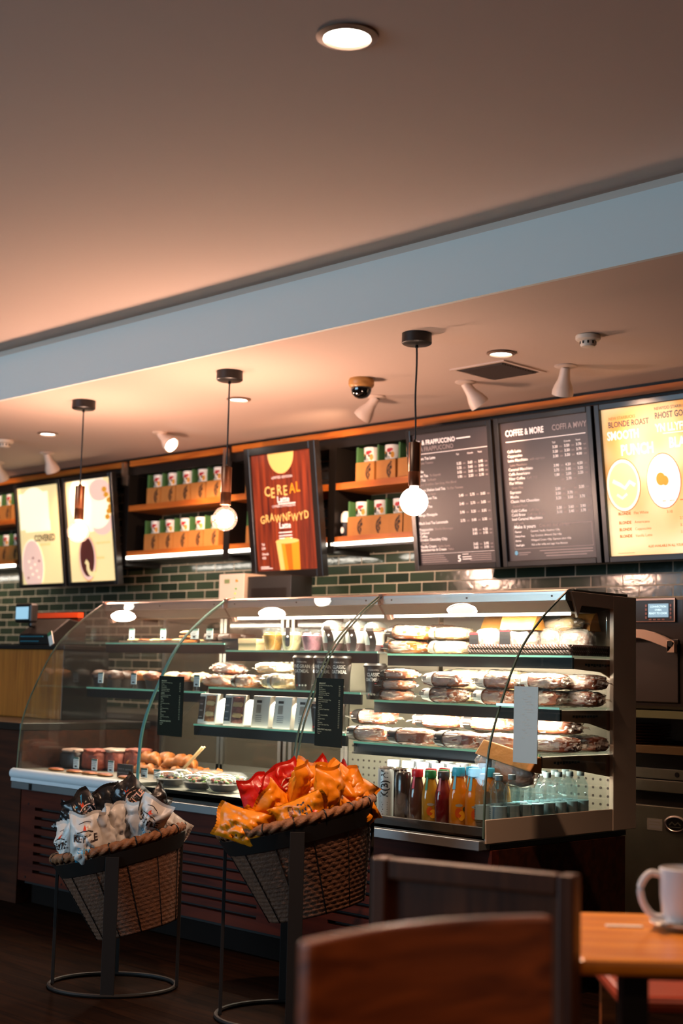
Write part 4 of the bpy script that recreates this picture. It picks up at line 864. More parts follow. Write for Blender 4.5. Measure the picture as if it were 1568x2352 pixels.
# third shelf: sandwich boxes
z=SH1[2][0]+.001
M_card=mat('sandwich_card','e4dccf',.5,var=.08); M_fill=mat('sandwich_fill','a8683c',.5,var=.8,vscale=40); M_fill2=mat('sandwich_fill_pink','9a5a4c',.5,var=.8,vscale=40)
def sandwich(x,y,label,m,lab=True,back=False,w=.115,rz=0):
    t=thing('sandwich_box',label,'sandwich box',(x,y,z),rz=rz,group='sandwich boxes on the third shelf')
    h=.142; b=MB(M_card).prism([(-.045,0),(.045,0),(.045,h),(-.03,h)],-w/2,w/2); b.build('carton',t,bevel=.003)
    def fy(v): return -.045+.015*v/h-.0008
    f=MB(m)
    if not back:
        f.add([(-w*.12,fy(.012),.012),(w*.44,fy(.012),.012),(w*.44,fy(h*.93),h*.93),(-w*.12,fy(h*.93),h*.93)],[(0,1,2,3)])
        for k in range(5): f.use(M_bread['pale'] if k%2 else m).blob((w*.16,fy(.02+k*.026)-.0,.022+k*.025),(w*.26,.004,.011),3,.2,4,k+int(x*10),16,6)
        f.build('filling_window',t,smooth=False)
        b=MB(M_lblack).add([(-w*.47,fy(.02)-.001,.02),(-w*.17,fy(.02)-.001,.02),(-w*.17,fy(h*.9)-.001,h*.9),(-w*.47,fy(h*.9)-.001,h*.9)],[(0,1,2,3)]); b.use(M_lgrey)
        for k in range(3): b.add([(-w*.42,fy(.03+k*.03)-.002,.03+k*.03),(-w*.25,fy(.03+k*.03)-.002,.03+k*.03),(-w*.25,fy(.035+k*.03)-.002,.035+k*.03),(-w*.42,fy(.035+k*.03)-.002,.035+k*.03)],[(0,1,2,3)])
        b.use(M_lwhite).add([(-w*.47,fy(.004)-.001,.003),(-w*.17,fy(.004)-.001,.003),(-w*.17,fy(.02)-.001,.02),(-w*.47,fy(.02)-.001,.02)],[(0,1,2,3)])
        b.build('label',t)
    else:
        f.mats=[M_lgrey]; f.cur=0
        for k in range(8): f.add([(-.028+k*.004,fy(h*.45)-.001,h*.45),(-.026+k*.004,fy(h*.45)-.001,h*.45),(-.026+k*.004,fy(h*.72)-.001,h*.72),(-.028+k*.004,fy(h*.72)-.001,h*.72)],[(0,1,2,3)])
        for v in (.36,.30,.24,.18): f.add([(-.03,fy(h*v)-.001,h*v),(.012,fy(h*v)-.001,h*v),(.012,fy(h*v+.003)-.001,h*v+.003),(-.03,fy(h*v+.003)-.001,h*v+.003)],[(0,1,2,3)])
        f.use(M_lblack).add([(-.03,fy(h*.80)-.001,h*.78),(.004,fy(h*.8)-.001,h*.78),(.004,fy(h*.86)-.001,h*.86),(-.03,fy(h*.86)-.001,h*.86)],[(0,1,2,3)])
        f.build('label',t)
for i,(xx,m,bk,l) in enumerate(((490,M_fill,False,'sandwich box with black label at the left end of the third shelf'),(550,M_fill2,False,'sandwich box with tall black label, second from the left'),(612,M_fill,True,'white sandwich box with printed barcode side, third from the left'),(662,M_fill,True,'white sandwich box with small grey barcode, fourth from the left'),(712,M_fill,True,'white sandwich box at the double glass edge'))): sandwich(px(xx,4.42,1640),4.42,l,m,back=bk,w=.13 if i<2 else .115,rz=.12 if i==1 else 0)
for i,xx in enumerate((520,575,635,690)): sandwich(px(xx,4.60,1630),4.60,'white sandwich box in the second row, %s from the left'%ORD[i],M_fill,back=True)
cup(px(736,4.42,1660),4.41,z,'','','small dark cup behind the second menu placard',.8); cup(px(768,4.42,1660),4.43,z,'','','small dark cup right behind the second menu placard',.8)

# ---------------- right case: rolls
z=SH2[0][0]+.001
def P3(xx,y,yy=1500): return px(xx,y,yy)
G='wrapped rolls in the right case'
pack('panini','browned panini with black end label, lower one at the left of the top shelf','panini',(P3(935,4.64,1480),4.64,z),.27,.12,.058,'golden',M_lblack,.17,-.42,group=G)
pack('panini','browned panini with black end label, lying on top at the left','panini',(P3(942,4.64,1445),4.65,z+.06),.29,.125,.066,'golden',M_lblack,.17,-.42,group=G,tilt=.03)
pack('panini','pale panini, lower one left of the woven basket','panini',(P3(1035,4.66,1485),4.66,z),.25,.12,.058,'pale',M_lgrey,.12,-.3,group=G)
pack('panini','pale striped panini with white label, upper one left of the woven basket','panini',(P3(1038,4.68,1450),4.68,z+.06),.24,.12,.058,'pale',M_lwhite,.14,-.36,group=G,rz=.1)
pack('panini','orange browned roll at the back, topmost under the light','panini',(P3(1015,4.84,1425),4.83,z+.085),.2,.09,.05,'golden',group=G)
pack('panini','panini hidden behind the left pair on the top shelf','panini',(P3(935,4.80,1470),4.81,z),.27,.12,.08,'golden',group=G)
pack('panini','panini behind the pale pair on the top shelf','panini',(P3(1030,4.83,1470),4.83,z),.25,.10,.082,'brown',group=G)
# woven basket
M_wick=mat('wicker_brown','3c1a0a',.5,var=.3,bump=.3)
xb0,xb1=P3(1085,4.6,1490),XD-.03; wx=(xb1-xb0); cxb=(xb0+xb1)/2
t=thing('woven_basket','long dark brown woven basket on the right of the top shelf','basket',(cxb,4.73,z))
b=MB(M_wick).box(-wx/2,wx/2,-.15,.15,0,.006)
def braid(p0,p1,zc,n):
    p0=Vector(p0);p1=Vector(p1); L=(p1-p0).length; d=(p1-p0)/L; s=Vector((-d.y,d.x,0))
    for ph in (0,2.09,4.18):
        pts=[]
        for k in range(n*6+1):
            u=k/(n*6); a=u*n*2*PI+ph; pts.append(p0+d*L*u+s*.006*math.cos(a)+Vector((0,0,zc+.008*math.sin(a))))
        b.tube(pts,.0062,6)
for zc in (.012,.030):
    braid((-wx/2,-.15,0),(wx/2,-.15,0),zc,int(wx/.045)); braid((-wx/2,.15,0),(wx/2,.15,0),zc,int(wx/.045)); braid((-wx/2,-.15,0),(-wx/2,.15,0),zc,7); braid((wx/2,-.15,0),(wx/2,.15,0),zc,7)
b.build('woven_body',t,smooth=True)
M_kbag=mat('kraft_bag','b87a34',.55,var=.15,bump=.4,bscale=20)
def bagroll(x,y,zz,w,h,kind,label,fold=True,rz=0,lab=True):
    SEED[0]+=1; t=thing('bread_bag',label,'bread bag',(x,y,zz),rz=rz,group='bread bags in the woven basket')
    MB(M_bread[kind]).blob((0,0,h*.36),(w*.44,.035,h*.36),2.6,.06,3,SEED[0],22,12).build('bread',t,smooth=True)
    f=MB(M_film).blob((0,0,h*.38),(w*.49,.042,h*.39),2.8,.06,6,SEED[0]+9,24,12)
    f.build('film_wrap',t,smooth=True)
    if fold:
        k=MB(M_kbag); n=12; vs=[]
        for j in range(5):
            v=h*(.60+.13*j); dep=.043*(1-j/4)**.7+.003
            for i in range(n+1):
                u=(i/n-.5)*w*(1.02-.03*math.sin(j)); vs.append((u,-dep-.004*math.sin(i*1.3+j+SEED[0]),v+(.008*math.sin(i*1.1+SEED[0]) if j==4 else 0)))
            for i in range(n+1):
                u=(i/n-.5)*w*(1.02-.03*math.sin(j)); vs.append((u,dep+.004*math.sin(i*1.3+j),v+(.008*math.sin(i*1.1+SEED[0]) if j==4 else 0)))
        m=2*(n+1); fs=[]
        for j in range(4):
            for i in range(n): fs.append((j*m+i,j*m+i+1,(j+1)*m+i+1,(j+1)*m+i)); fs.append((j*m+n+1+i+1,j*m+n+1+i,(j+1)*m+n+1+i,(j+1)*m+n+1+i+1))
            fs.append((j*m,(j+1)*m,(j+1)*m+n+1,j*m+n+1)); fs.append((j*m+n,j*m+2*n+1,(j+1)*m+2*n+1,(j+1)*m+n))
        k.add(vs,fs); k.build('kraft_top',t,smooth=True)
    if lab: MB(M_lblack).box(-w*.49,-w*.18,-.046,-.0445,h*.06,h*.6).use(M_lred).box(-w*.49,-w*.18,-.0465,-.046,h*.56,h*.62).build('label',t)
zb_=z+.007
bagroll(P3(1125,4.64,1460),4.64,zb_,.15,.135,'brown','bread bag with brown roll, leftmost in the woven basket',False)
bagroll(P3(1200,4.64,1450),4.64,zb_,.17,.155,'brown','kraft topped bread bag with red and black label in the basket')
bagroll(P3(1150,4.76,1440),4.76,zb_,.15,.15,'golden','golden bread bag behind the leftmost bag in the basket',True,lab=False)
bagroll(P3(1262,4.70,1450),4.70,zb_,.15,.14,'brown','bread bag right behind the slanted glass edge in the basket',False,.3,lab=False)
pack('panini','white wrapped roll lying high under the light at the right of the basket','panini',(P3(1285,4.76,1430),4.75,z+.09),.26,.12,.06,'pale',group=G,tilt=-.12)
bagroll(P3(1325,4.72,1460),4.72,zb_,.15,.13,'brown','dark bread bag near the right end of the basket',False,.2,lab=False)
bagroll(P3(1330,4.83,1430),4.83,zb_,.15,.16,'golden','kraft topped bread bag at the right end of the basket',True,.1,lab=False)
# second shelf
z=SH2[1][0]+.001
def stack(xx,y,n,kind,lab,bc,desc,L=.2,H=.044,yy=1590,D=.12,lu=-.45,lw=.24):
    for k in range(n):
        pack('wrapped_sandwich','%s, %s from the bottom'%(desc,ORD[k]),'wrapped sandwich',(px(xx+3*k,y,yy),y+.004*k,z+(H+.001)*k),L,D,H,kind,lab,lw,lu,group=G,barcode=bc,rz=.03*(k-1))
stack(905,4.56,3,'pink',M_lblack,False,'browned roll in the black labelled stack at the left')
stack(1022,4.56,2,'brown',M_lwhite,True,'brown sandwich with white barcode label, left pair',.25,.062)
stack(1060,4.74,3,'pale',M_lblack,False,'pale sandwich in the rear stack behind the barcode pair',.24,.046)
stack(1142,4.56,2,'pink',M_lwhite,True,'sandwich with white barcode label beside the slanted glass edge',.24,.062)
stack(1145,4.74,3,'pale',M_lgrey,False,'pale sandwich in the rear stack behind the glass edge',.26,.046)
stack(1245,4.60,2,'brown',M_lwhite,True,'sandwich with white label above the blue card',.26,.064,lu=-.42)
stack(1330,4.68,2,'brown',None,False,'dark bagged roll at the right end of the second shelf',.24,.064)
stack(905,4.74,3,'brown',M_lblack,False,'brown roll in the rear stack at the left',.22,.046)
# third shelf: baguettes
z=SH2[2][0]+.001
for xx,y,dz,L,kd,lb,l in ((850,4.45,.0,.27,'pink',M_lblack,'pinkish baguette, lower one at the left end of the third shelf'),(858,4.55,.0655,.27,'pink',M_lblack,'pinkish baguette, upper one at the left end of the third shelf'),
  (948,4.42,0,.29,'pink',M_lblack,'front baguette in glossy film, middle of the third shelf'),(1055,4.43,0,.27,'brown',M_lblack,'front baguette in glossy film left of the slanted glass edge'),
  (1008,4.56,.0655,.28,'pink',M_lblack,'raised baguette with black label, back row left of centre'),(1120,4.57,.0655,.28,'pink',M_lblack,'raised baguette with black label behind the slanted glass edge'),
  (1150,4.46,0,.24,'pink',None,'baguette behind the kraft topped pack on the third shelf'),(1265,4.52,0,.28,'brown',None,'dark baguette right of the blue card, lower'),(1270,4.60,.0655,.28,'brown',None,'dark baguette right of the blue card, upper'),
  (1010,4.64,0,.28,'pale',None,'baguette hidden under the raised one, centre'),(1125,4.66,0,.28,'pale',None,'baguette hidden under the raised one near the glass edge'),(1345,4.72,0,.2,'brown',None,'dark baguette at the far right end of the third shelf')):
    pack('baguette',l,'baguette',(px(xx,y,1690),y,z+dz),L,.125,.064,kd,lb,.16,-.30,group='wrapped baguettes on the third shelf',rz=.04*math.sin(xx))
# kraft-topped pack slipping off the shelf front
t=thing('bread_bag','kraft topped baguette bag tilting forward off the third shelf behind the blue card','bread bag',(px(1155,4.30,1735),4.30,.795),rot=(R(-8),R(12),.05))
MB(M_bread['pink']).blob((0,0,.05),(.125,.035,.045),2.8,.05,3,5,24,12).build('bread',t,smooth=True)
MB(M_film).blob((0,0,.05),(.14,.042,.052),2.6,.07,6,77,26,14).build('film_wrap',t,smooth=True)
k=MB(M_kbag); k.prism([(-.044,.075),(.044,.075),(.012,.135),(-.012,.135)],-.13,.13); k.build('kraft_top',t,bevel=.004)
MB(M_lblack).blob((-.055,0,.045),(.028,.045,.048),3,.02,3,4,18,10).build('label',t,smooth=True)
# drinks
z=DK2+.001
def juice(x,y,capc,liq,label,ring=True,sc=1.0):
    t=thing('juice_bottle',label,'juice bottle',(x,y,z),rz=1.1 if 0 else .95,group='small juice bottles with coloured caps')
    body=[(.028,0),(.032,.006),(.033,.10),(.031,.125),(.021,.16),(.0185,.172),(.0185,.185)]
    if sc!=1: body=[(r*sc,zz*sc) for r,zz in body]
    lm=mat('juice_'+liq,{'orange':'c87a10','yellow':'a87a1c','red':'5a1418','brown':'4a2a20'}[liq],.12,spec=.6,coat=.6)
    b=MB(lm).lathe(body,seg=30)
    rr=.0336*sc
    def fn(u,y_,v): a=u/rr; return (rr*math.sin(a),-rr*math.cos(a),v)
    if liq in('orange','yellow'):
        for m,cu,cv,ru,rv in ((mat('fruit_a','b8480c',.4),-.008,.055,.013,.017),(mat('fruit_b','e09a1c',.4),.004,.045,.013,.017),(M_leaf,.018,.068,.009,.008),(M_lgrey,-.006,.080,.014,.005)):
            b.use(m); n=14; b.add([fn(cu,0,cv*sc)]+[fn(cu+ru*math.cos(2*PI*q/n),0,(cv+rv*math.sin(2*PI*q/n))*sc) for q in range(n)],[(0,q+1,(q+1)%n+1) for q in range(n)])
    b.build('bottle',t,smooth=True)
    cm=mat('cap_'+capc,{'blue':'3cb4dc','red':'c01428','green':'28783c','pink':'b46a78','grey':'3a3032'}[capc],.35)
    q=sc
    c=MB(cm).lathe([(.021*q,.176*q),(.022*q,.178*q),(.022*q,.203*q),(.020*q,.206*q),(.003,.206*q)],seg=26); c.build('cap',t,smooth=True)
    vs=[]; 
    for k in range(8):
        v=(.182-.048*k/7)*q; r=((.0225 if v>.172*q else .0225+( .172*q-v)/q*.22))*q; 
        for a in (-.95,-.60): vs.append((r*math.sin(a)*1.04,-r*math.cos(a)*1.04,v))
    MB(cm if capc!='grey' else mat('cap_pink','b46a78',.35)).add(vs,[(2*k,2*k+1,2*k+3,2*k+2) for k in range(7)]).build('neck_strap',t,smooth=True)
Yr=[4.16,4.24,4.32]
def dx(xx,Y=4.16): return px(xx,Y,1850)
jl=[(957,'red','brown'),(987,'green','yellow'),(1017,'grey','red'),(1052,'blue','orange'),(1089,'blue','orange')]
nj=['red capped','green capped','dark capped pinkish strap','blue capped, left of the two,','blue capped, right of the two,']
for (xx,cc,lq),nn in zip(jl,nj):
    x0=dx(xx)
    for r_,y in enumerate(Yr): juice(x0+.0*r_,y,cc,lq,'%s juice bottle, %s row'%(nn,('front','second','third')[r_]),sc=1.0 if cc!='blue' else 1.1)
M_water=clear('bottle_clear','e8f4f6',1.33,.04,haze=.04)
def water(x,y,label):
    t=thing('water_bottle',label,'water bottle',(x,y,z),group='clear water bottles')
    pr=[(.026,0),(.031,.006),(.031,.03)]
    for k in range(4): pr+=[(.0295,.034+k*.004*2),(.031,.038+k*.004*2)]
    pr+=[(.031,.118),(.029,.122),(.031,.128),(.029,.134),(.031,.14),(.030,.155),(.020,.178),(.0125,.186),(.0125,.196)]
    MB(M_water).lathe(pr,seg=26).build('bottle',t,smooth=True)
    b=MB(mat('water_label','8aa0a6',.4)).lathe([(.0315,.045),(.0318,.045),(.0318,.098),(.0315,.098)],seg=26)
    b.use(mat('water_ink','3c5660',.5)); rr=.0322
    for k in range(5): a0=-1.0; b.add([(rr*math.sin(a0+.1*q),-rr*math.cos(a0+.1*q),zz) for zz in (.055+k*.008,.0575+k*.008) for q in range(7)],[(q,q+1,q+8,q+7) for q in range(6)])
    b.build('label',t,smooth=True)
    MB(mat('water_cap','8aa4ae',.35)).lathe([(.014,.192),(.0145,.194),(.0145,.209),(.012,.211)],seg=20).build('cap',t,smooth=True)
wx=[-3.392,-3.322]
k=0
for i in range(2):
    water(-3.393+.072*i,4.155,'clear water bottle at the front beside the blue capped juice, %s'%('left','right')[i]) 
for j in range(7):
    for i in range(2): water(-3.393+.072*i,4.232+.072*j,'clear water bottle in row %s behind the end glass, %s column'%(ORD[j+1],('left','right')[i]))
M_can=mat('can_white','aeb6b8',.35,metal=.2)
def can(x,y,label,cm=M_can,txt='K(B)W',h=.2):
    t=thing('drinks_can',label,'drinks can',(x,y,z),rz=.6,group='tall drinks cans and bottles')
    b=MB(cm).lathe([(.026,0),(.031,.006),(.031,h-.014),(.026,h-.004)],seg=30); rr=.0316
    def fn(u,y_,v): a=v/rr; return (rr*math.sin(-a),-rr*math.cos(-a),u)
    if txt: b.use(mat('can_ink','232020',.5)).text(txt,h*.44,-.012,.040,fn=fn,bold=.03,sx=.9)
    if txt:
        for k in range(6): b.add([fn(u,0,v) for u,v in ((.022+k*.009,-.012),(.026+k*.009,-.012),(.026+k*.009,.008+.004*(k%2)),(.022+k*.009,.008+.004*(k%2)))],[(0,1,2,3)])
    b.build('can_body',t,smooth=True)
    MB(M_alu).lathe([(.026,h-.004),(.027,h),(.025,h),(.024,h-.003),(.002,h-.003)],seg=28).build('lid',t,smooth=True)
can(dx(885),4.16,'tall white can with vertical black lettering beside the orange crisps')
can(dx(860),4.22,'tall white can partly behind the orange crisps','' and M_can or M_can,'')
M_smooth=mat('bottle_dark','2a1c16',.2,coat=.5); 
can(dx(922),4.17,'dark bottle with thin grey lines beside the red capped juice',M_smooth,'',.19)
for i in range(3): can(dx(893+i*14,4.26),4.25+.075*i*.0,'dark can in the second row, %s from the left'%ORD[i],M_smooth,'',.195) if i!=1 else None
M_gcap=mat('grey_cap','6a7078',.4)
def capped(x,y,label):
    t=thing('glass_bottle',label,'glass bottle',(x,y,z),group='grey capped glass bottles')
    MB(mat('bottle_dim','5a5444',.15,coat=.5)).lathe([(.03,0),(.034,.005),(.034,.15),(.024,.175),(.022,.19)],seg=24).build('bottle',t,smooth=True)
    MB(M_gcap).lathe([(.026,.186),(.027,.188),(.027,.212),(.025,.214),(.003,.214)],seg=26).build('cap',t,smooth=True)
for i in range(5):
    capped(-4.09+i*.082,4.42,'grey capped bottle in the front line of the back rows, %s from the left'%ORD[i]); capped(-4.05+i*.082,4.52,'grey capped bottle in the rear line, %s from the left'%ORD[i])

# ================================================================ MENU PLACARDS ON THE GLASS
def placard(name,label,corners,base,ink,lines,cat='placard',mirror=False):
    tl,tr,br_,bl=[Vector(c) for c in corners]; t=thing(name,label,cat,bl)
    w=((tr-tl).length+(br_-bl).length)/2; h=((tl-bl).length+(tr-br_).length)/2
    X=(br_-bl).normalized(); Z=(tl-bl).normalized(); Y=Z.cross(X).normalized(); Z=X.cross(Y)
    M=Matrix((X,Y,Z)).transposed().to_4x4(); b=MB(base); b.T=M; b.box(0,w,-.0015,.0015,0,h); b.use(ink)
    for s_,u,v,sz in lines: b.text(s_,u*w,v*h,sz,-.0022,bold=.02 if sz>.0075 else 0,sx=.85)
    b.build('card',t)
M_pl=mat('placard_green','1c1b0e',.5,spec=.12); M_pi=mat('placard_ink','b9b48a',.5)
L1=['Egg & Mushroom Breakfast Wrap','Porridge','Bacon Sandwich','Sausage Sandwich','Smoked Ham & Egg Muffin','Salmon & Cream Cheese']
L2=['Chicken & Bacon Caesar Wrap','Ham & Cheese Toastie','Falafel','Tuna Melt','Halloumi','Mozzarella & Tomato Pesto','BLT','Soup','Roast Chicken & Stuffing','Panini','Cheddar & Pickle','Brie','Salad Bowls','Chicken Caesar Salad Wrap','Pasta']
ln=[('BREAKFAST',.11,.91,.0085)]+[(s,.11,.91-.028*(i+1),.0066) for i,s in enumerate(L1)]+[('LUNCH',.10,.70,.0085)]+[(s,.10,.70-.028*(i+1),.0066) for i,s in enumerate(L2)]+[('FRESH FRUIT AND POTS',.10,.235,.0085),('Fruit Salad',.10,.205,.0066),('Yogurt',.10,.18,.0066)]
ln+=[('%d.%02d'%(2+i%3,(i*35)%100),.84,.91-.028*(i+1),.0062) for i in range(6)]+[('%d.%02d'%(3+i%2,(i*45)%100),.84,.70-.028*(i+1),.0062) for i in range(15)]
placard('menu_placard','narrow dark green BREAKFAST LUNCH placard on the glass beside the first joint',[onY(367,1551,4.0),onY(424,1556,4.0),onY(416,1693,4.0),onY(361,1688,4.0)],M_pl,M_pi,ln)
placard('menu_placard','larger dark green BREAKFAST LUNCH placard right of the double glass edge',[onY(727,1556,4.0),onY(790,1560,4.0),onY(783,1718,4.0),onY(722,1712,4.0)],M_pl,M_pi,ln)
M_bl=mat('card_blue','8a9a9c',.4); M_bi=mat('card_ink','b4c0c0',.5)
placard('menu_placard','pale blue card with faint lettering at the right end of the glass cases',[onY(1183,1575,4.085),onY(1238,1579,4.085),onY(1233,1755,4.085),onY(1178,1750,4.085)],M_bl,M_bi,[(s,.35+.1*(i%3),.93-.034*i,.0075) for i,s in enumerate(['MENU','Latte','Mocha','Espresso','Cappuccino','Flat White','Tea','Hot Chocolate','Americano','Iced','Chai','Milk','Muffins','Cookies','Toasties','Salads','Fruit','Water','Juice'])])
# clip that carries the blue card on the corner of the end glass
tag(MB(M_alu).box(XD-.004,XD+.15,4.0867,4.094,1.09,1.10).build('card_clip'),'tiny metal clip holding the pale blue card to the case corner','clip')
# ================================================================ LEFT END OF THE COUNTER
t=thing('till_counter','dark wooden till counter left of the glass cases','counter',(-7.35,4.5,0))
MB(M_counter2).box(-1.2,1.012,-.44,.35,0,.86).build('body',t); MB(mat('counter_top_dark','1c120c',.3)).box(-1.2,1.012,-.46,.37,.861,.90).build('counter_top',t,bevel=.004)
t=thing('till_stand','honey oak till stand on the left end of the counter','till stand',(-7.0,4.50,.901))
MB(M_oakz).box(-.36,.338,0,.30,0,.382).build('oak_box',t,bevel=.003); MB(M_black).box(.3385,.345,0,.30,0,.382).build('side_panel',t); MB(M_black).box(-.37,.355,-.01,.31,.383,.408).build('top_plate',t,bevel=.003)  # black sheet added to darken the right side of the oak box
t=thing('till','black till with a small glowing blue customer screen','till',(-6.95,4.60,1.31))
b=MB(M_black).prism([(-.10,0),(.14,0),(.14,.13),(.02,.15),(-.10,.06)],-.17,.15); b.build('till_body',t,bevel=.006)
MB(mat('till_strip','2a6a78',.3)).box(-.15,.08,-.104,-.1005,.045,.05).box(-.15,.04,-.104,-.1005,.018,.023).build('trim_line',t)
s=MB(M_black).box(-.18,-.01,-.13,-.08,.125,.235).box(-.12,-.08,-.08,-.04,.1,.18); s.build('screen_housing',t,bevel=.012)
MB(emis('till_screen','9fd0ea',1.0)).box(-.163,-.035,-.1325,-.1305,.145,.215).build('screen',t)
t=thing('card_holder','small green and white card leaning on the side of the till','card',(-6.72,4.46,1.31),rot=(0,R(-22),0)); MB(M_lwhite).box(-.02,.02,-.002,.002,0,.075).use(M_green).box(-.02,.02,-.0026,-.002,.055,.075).build('card',t)
t=thing('red_tray','orange red edged tray standing behind the till','tray',(-7.38,5.35,.0))
xa_,xb_=onY(82,1411,4.83).x,onY(186,1411,4.83).x; hw=(xb_-xa_)/2; t.location=((xa_+xb_)/2,4.828,.901); zt_=onY(130,1408,4.83).z-.901; MB(mat('tray_orange','b03c14',.4)).box(-hw,hw,-.02,.02,zt_-.03,zt_).build('rim',t); MB(M_counter).box(-hw,hw,-.015,.015,0,zt_-.0305).build('panel',t)

# ================================================================ BACK COUNTER AND MACHINES
t=thing('back_counter','dark back counter along the tiled wall behind the cases','counter',(-7.4,5.95,0))
MB(M_counter2).box(-3.9,3.12,-.32,.448,0,.86).build('body',t); MB(mat('steel_top','5a544c',.3,metal=.6)).box(-3.9,3.12,-.35,.448,.861,.90).build('counter_top',t)
xw=onY(535,1340,5.85).x
t=thing('brewer','pinkish beige brewer with a display and coloured buttons behind the middle case','coffee brewer',(xw,5.98,.901))
MB(M_cream).box(-.125,.118,-.14,.06,0,.895).build('brewer_body',t,bevel=.006)
MB(mat('lcd_olive','7a8a5a',.4)).box(-.07,-.02,-.143,-.1405,.835,.862).build('display',t); 
for i,(c,v) in enumerate((('d8701c',.85),('2c8a3c',.80),('d8b02c',.77),('2c8a3c',.74))): MB(mat('button_%d'%i,c,.3,emit=.8)).cyl((.05-.006*i,-.1405,v),(.05-.006*i,-.146,v),.009 if i==0 else .006,12).build('button',t)
xh0=onY(568,1340,5.87).x; xh1=onY(668,1340,5.87).x; x2=(xh0+xh1)/2; hw=(xh1-xh0)/2
t=thing('brewer_hood','dark olive machine housing right of the beige brewer','machine',(x2,6.0,.901)); MB(mat('olive_dark','1c1812',.5)).box(-hw,hw,-.13,.05,0,.875).build('housing',t,bevel=.004); MB(M_darkmetal).box(-hw+.04,hw-.04,-.1325,-.1305,.1,.8).build('door',t)
# oven
XO0,XO1=-4.16,-3.425; t=thing('oven','dark rapid oven with blue screen and curved steel handle at the right','oven',((XO0+XO1)/2,5.9,1.06)); cx=(XO0+XO1)/2
M_oven=mat('oven_black','241914',.35,metal=.3)
MB(M_oven).box(XO0-cx,XO1-cx,-.29,.30,0,.515).build('oven_body',t,bevel=.018)
def q(px_,py): v=onY(px_,py,5.60); return v.x-cx,v.z-1.06
u0,v1=q(1440,1376); u1,v0=q(1550,1428)
f=MB(mat('copper_trim','a0705a',.3,metal=.8)); f.box(u0,u1,-.302,-.2905,v1-.008,v1).box(u1-.006,u1,-.302,-.2905,v0,v1-.008).box(u0,u1-.006,-.302,-.2905,v0,v0+.003); f.build('panel_trim',t)
cp_=MB(M_black).box(u0,u1-.0065,-.298,-.2905,v0+.0035,v1-.0085).build('control_panel',t)
a,b_=q(1488,1418); c_,d=q(1534,1386)
sc=MB(emis('oven_screen','a8c4d4',.9)).box(a,c_,-.3005,-.2985,b_,d); sc.use(emis('screen_text','e8ffff',1.4)).text('CONVECTION',(a+c_)/2,d-.018,.013,-.3012,align='c',bold=.02).text('OVEN',(a+c_)/2,d-.033,.013,-.3012,align='c',bold=.02).text('READY TO COOK',(a+c_)/2,d-.048,.013,-.3012,align='c',bold=.02,sx=.9); sc.build('screen',cp_)
M_btn=mat('oven_button','8a5446',.4)
for k in range(4):
    for uu in (a-.016,c_+.008): MB(M_btn).box(uu,uu+.009,-.3003,-.2985,d-.014-.018*k,d-.003-.018*k).build('button',cp_)
    MB(M_btn).box(a+.003+k*.023,a+.017+k*.023,-.3003,-.2985,b_-.013,b_-.007).build('button',cp_)
h=MB(mat('handle_steel','c8a896',.35,metal=.5)); pts=[]
top=[q(*p) for p in ((1400,1462),(1430,1448),(1459,1445),(1480,1446),(1505,1452),(1530,1462),(1552,1474),(1558,1478))]; bot=[q(*p) for p in ((1400,1478),(1430,1466),(1459,1464),(1480,1466),(1505,1474),(1525,1482),(1540,1488),(1542,1498))]
vs=[(u,-.335,v) for u,v in top]+[(u,-.335,v) for u,v in bot]+[(u,-.31,v) for u,v in top]+[(u,-.31,v) for u,v in bot]; n=len(top)
fs=[(i,n+i,n+i+1,i+1) for i in range(n-1)]+[(2*n+i,2*n+i+1,3*n+i+1,3*n+i) for i in range(n-1)]+[(i,i+1,2*n+i+1,2*n+i) for i in range(n-1)]+[(n+i,3*n+i,3*n+i+1,n+i+1) for i in range(n-1)]+[(0,2*n,3*n,n),(n-1,2*n-1,4*n-1,3*n-1)]
h.add(vs,fs); u,v=q(1557,1499); ua,_=q(1541,1499); h.box(ua,u,-.335,-.31,v,v+.05); uu,vv=q(1548,1480); h.use(M_black).cyl((uu,-.3352,vv),(uu,-.337,vv),.012,18); h.use(M_oven).box(ua+.002,u-.002,-.3095,-.2905,v+.005,v+.035); h.build('handle',t)
MB(mat('oven_door','2c2019',.45,metal=.2)).box(-.34,.33,-.298,-.2905,.035,v+.06).build('door',t,bevel=.004)
t=thing('oven_shelf','dark shelf under the oven with a green grey metal front edge','shelf',(cx,5.9,.90))
MB(mat('edge_greengrey','6a6a4a',.4,metal=.5)).box(-.45,.55,-.32,.3,.125,.158).build('upper_board',t); MB(mat('edge_brown','5a4426',.4,metal=.3)).box(-.45,.55,-.32,.3,-.033,0).build('lower_board',t); MB(M_oven).box(-.45,.55,.27,.3,0,.1245).box(-.45,-.42,-.3,.27,0,.1245).box(.52,.55,-.3,.27,0,.1245).build('rear_panel',t)
M_plate=mat('plate_copper','b88468',.25,metal=.7)
for k in range(7):
    tag(MB(M_plate).lathe([(.05,0),(.10,.002),(.125,.008),(.127,.0095),(.12,.0085),(.05,.003)],seg=40).build('serving_plate',smooth=True,loc=(onY(1490,1690,5.8).x-.0+.004*math.sin(k*2),5.76,.9005+.0135*k)),'metal serving plate, %s from the bottom of the stack below the oven'%ORD[k],'plate','serving plates stacked below the oven')
t=thing('fridge','brushed steel undercounter fridge with drawers at the right edge','fridge',(cx+.1,5.95,0)); 
MB(M_darkmetal).box(-.55,.65,-.29,.35,0,.866).build('carcass',t)
def zy(py,Y=5.62): return onY(1500,py,Y).z
M_ds=mat('dull_steel','8c8672',.38,metal=.85,var=.15,vscale=6)
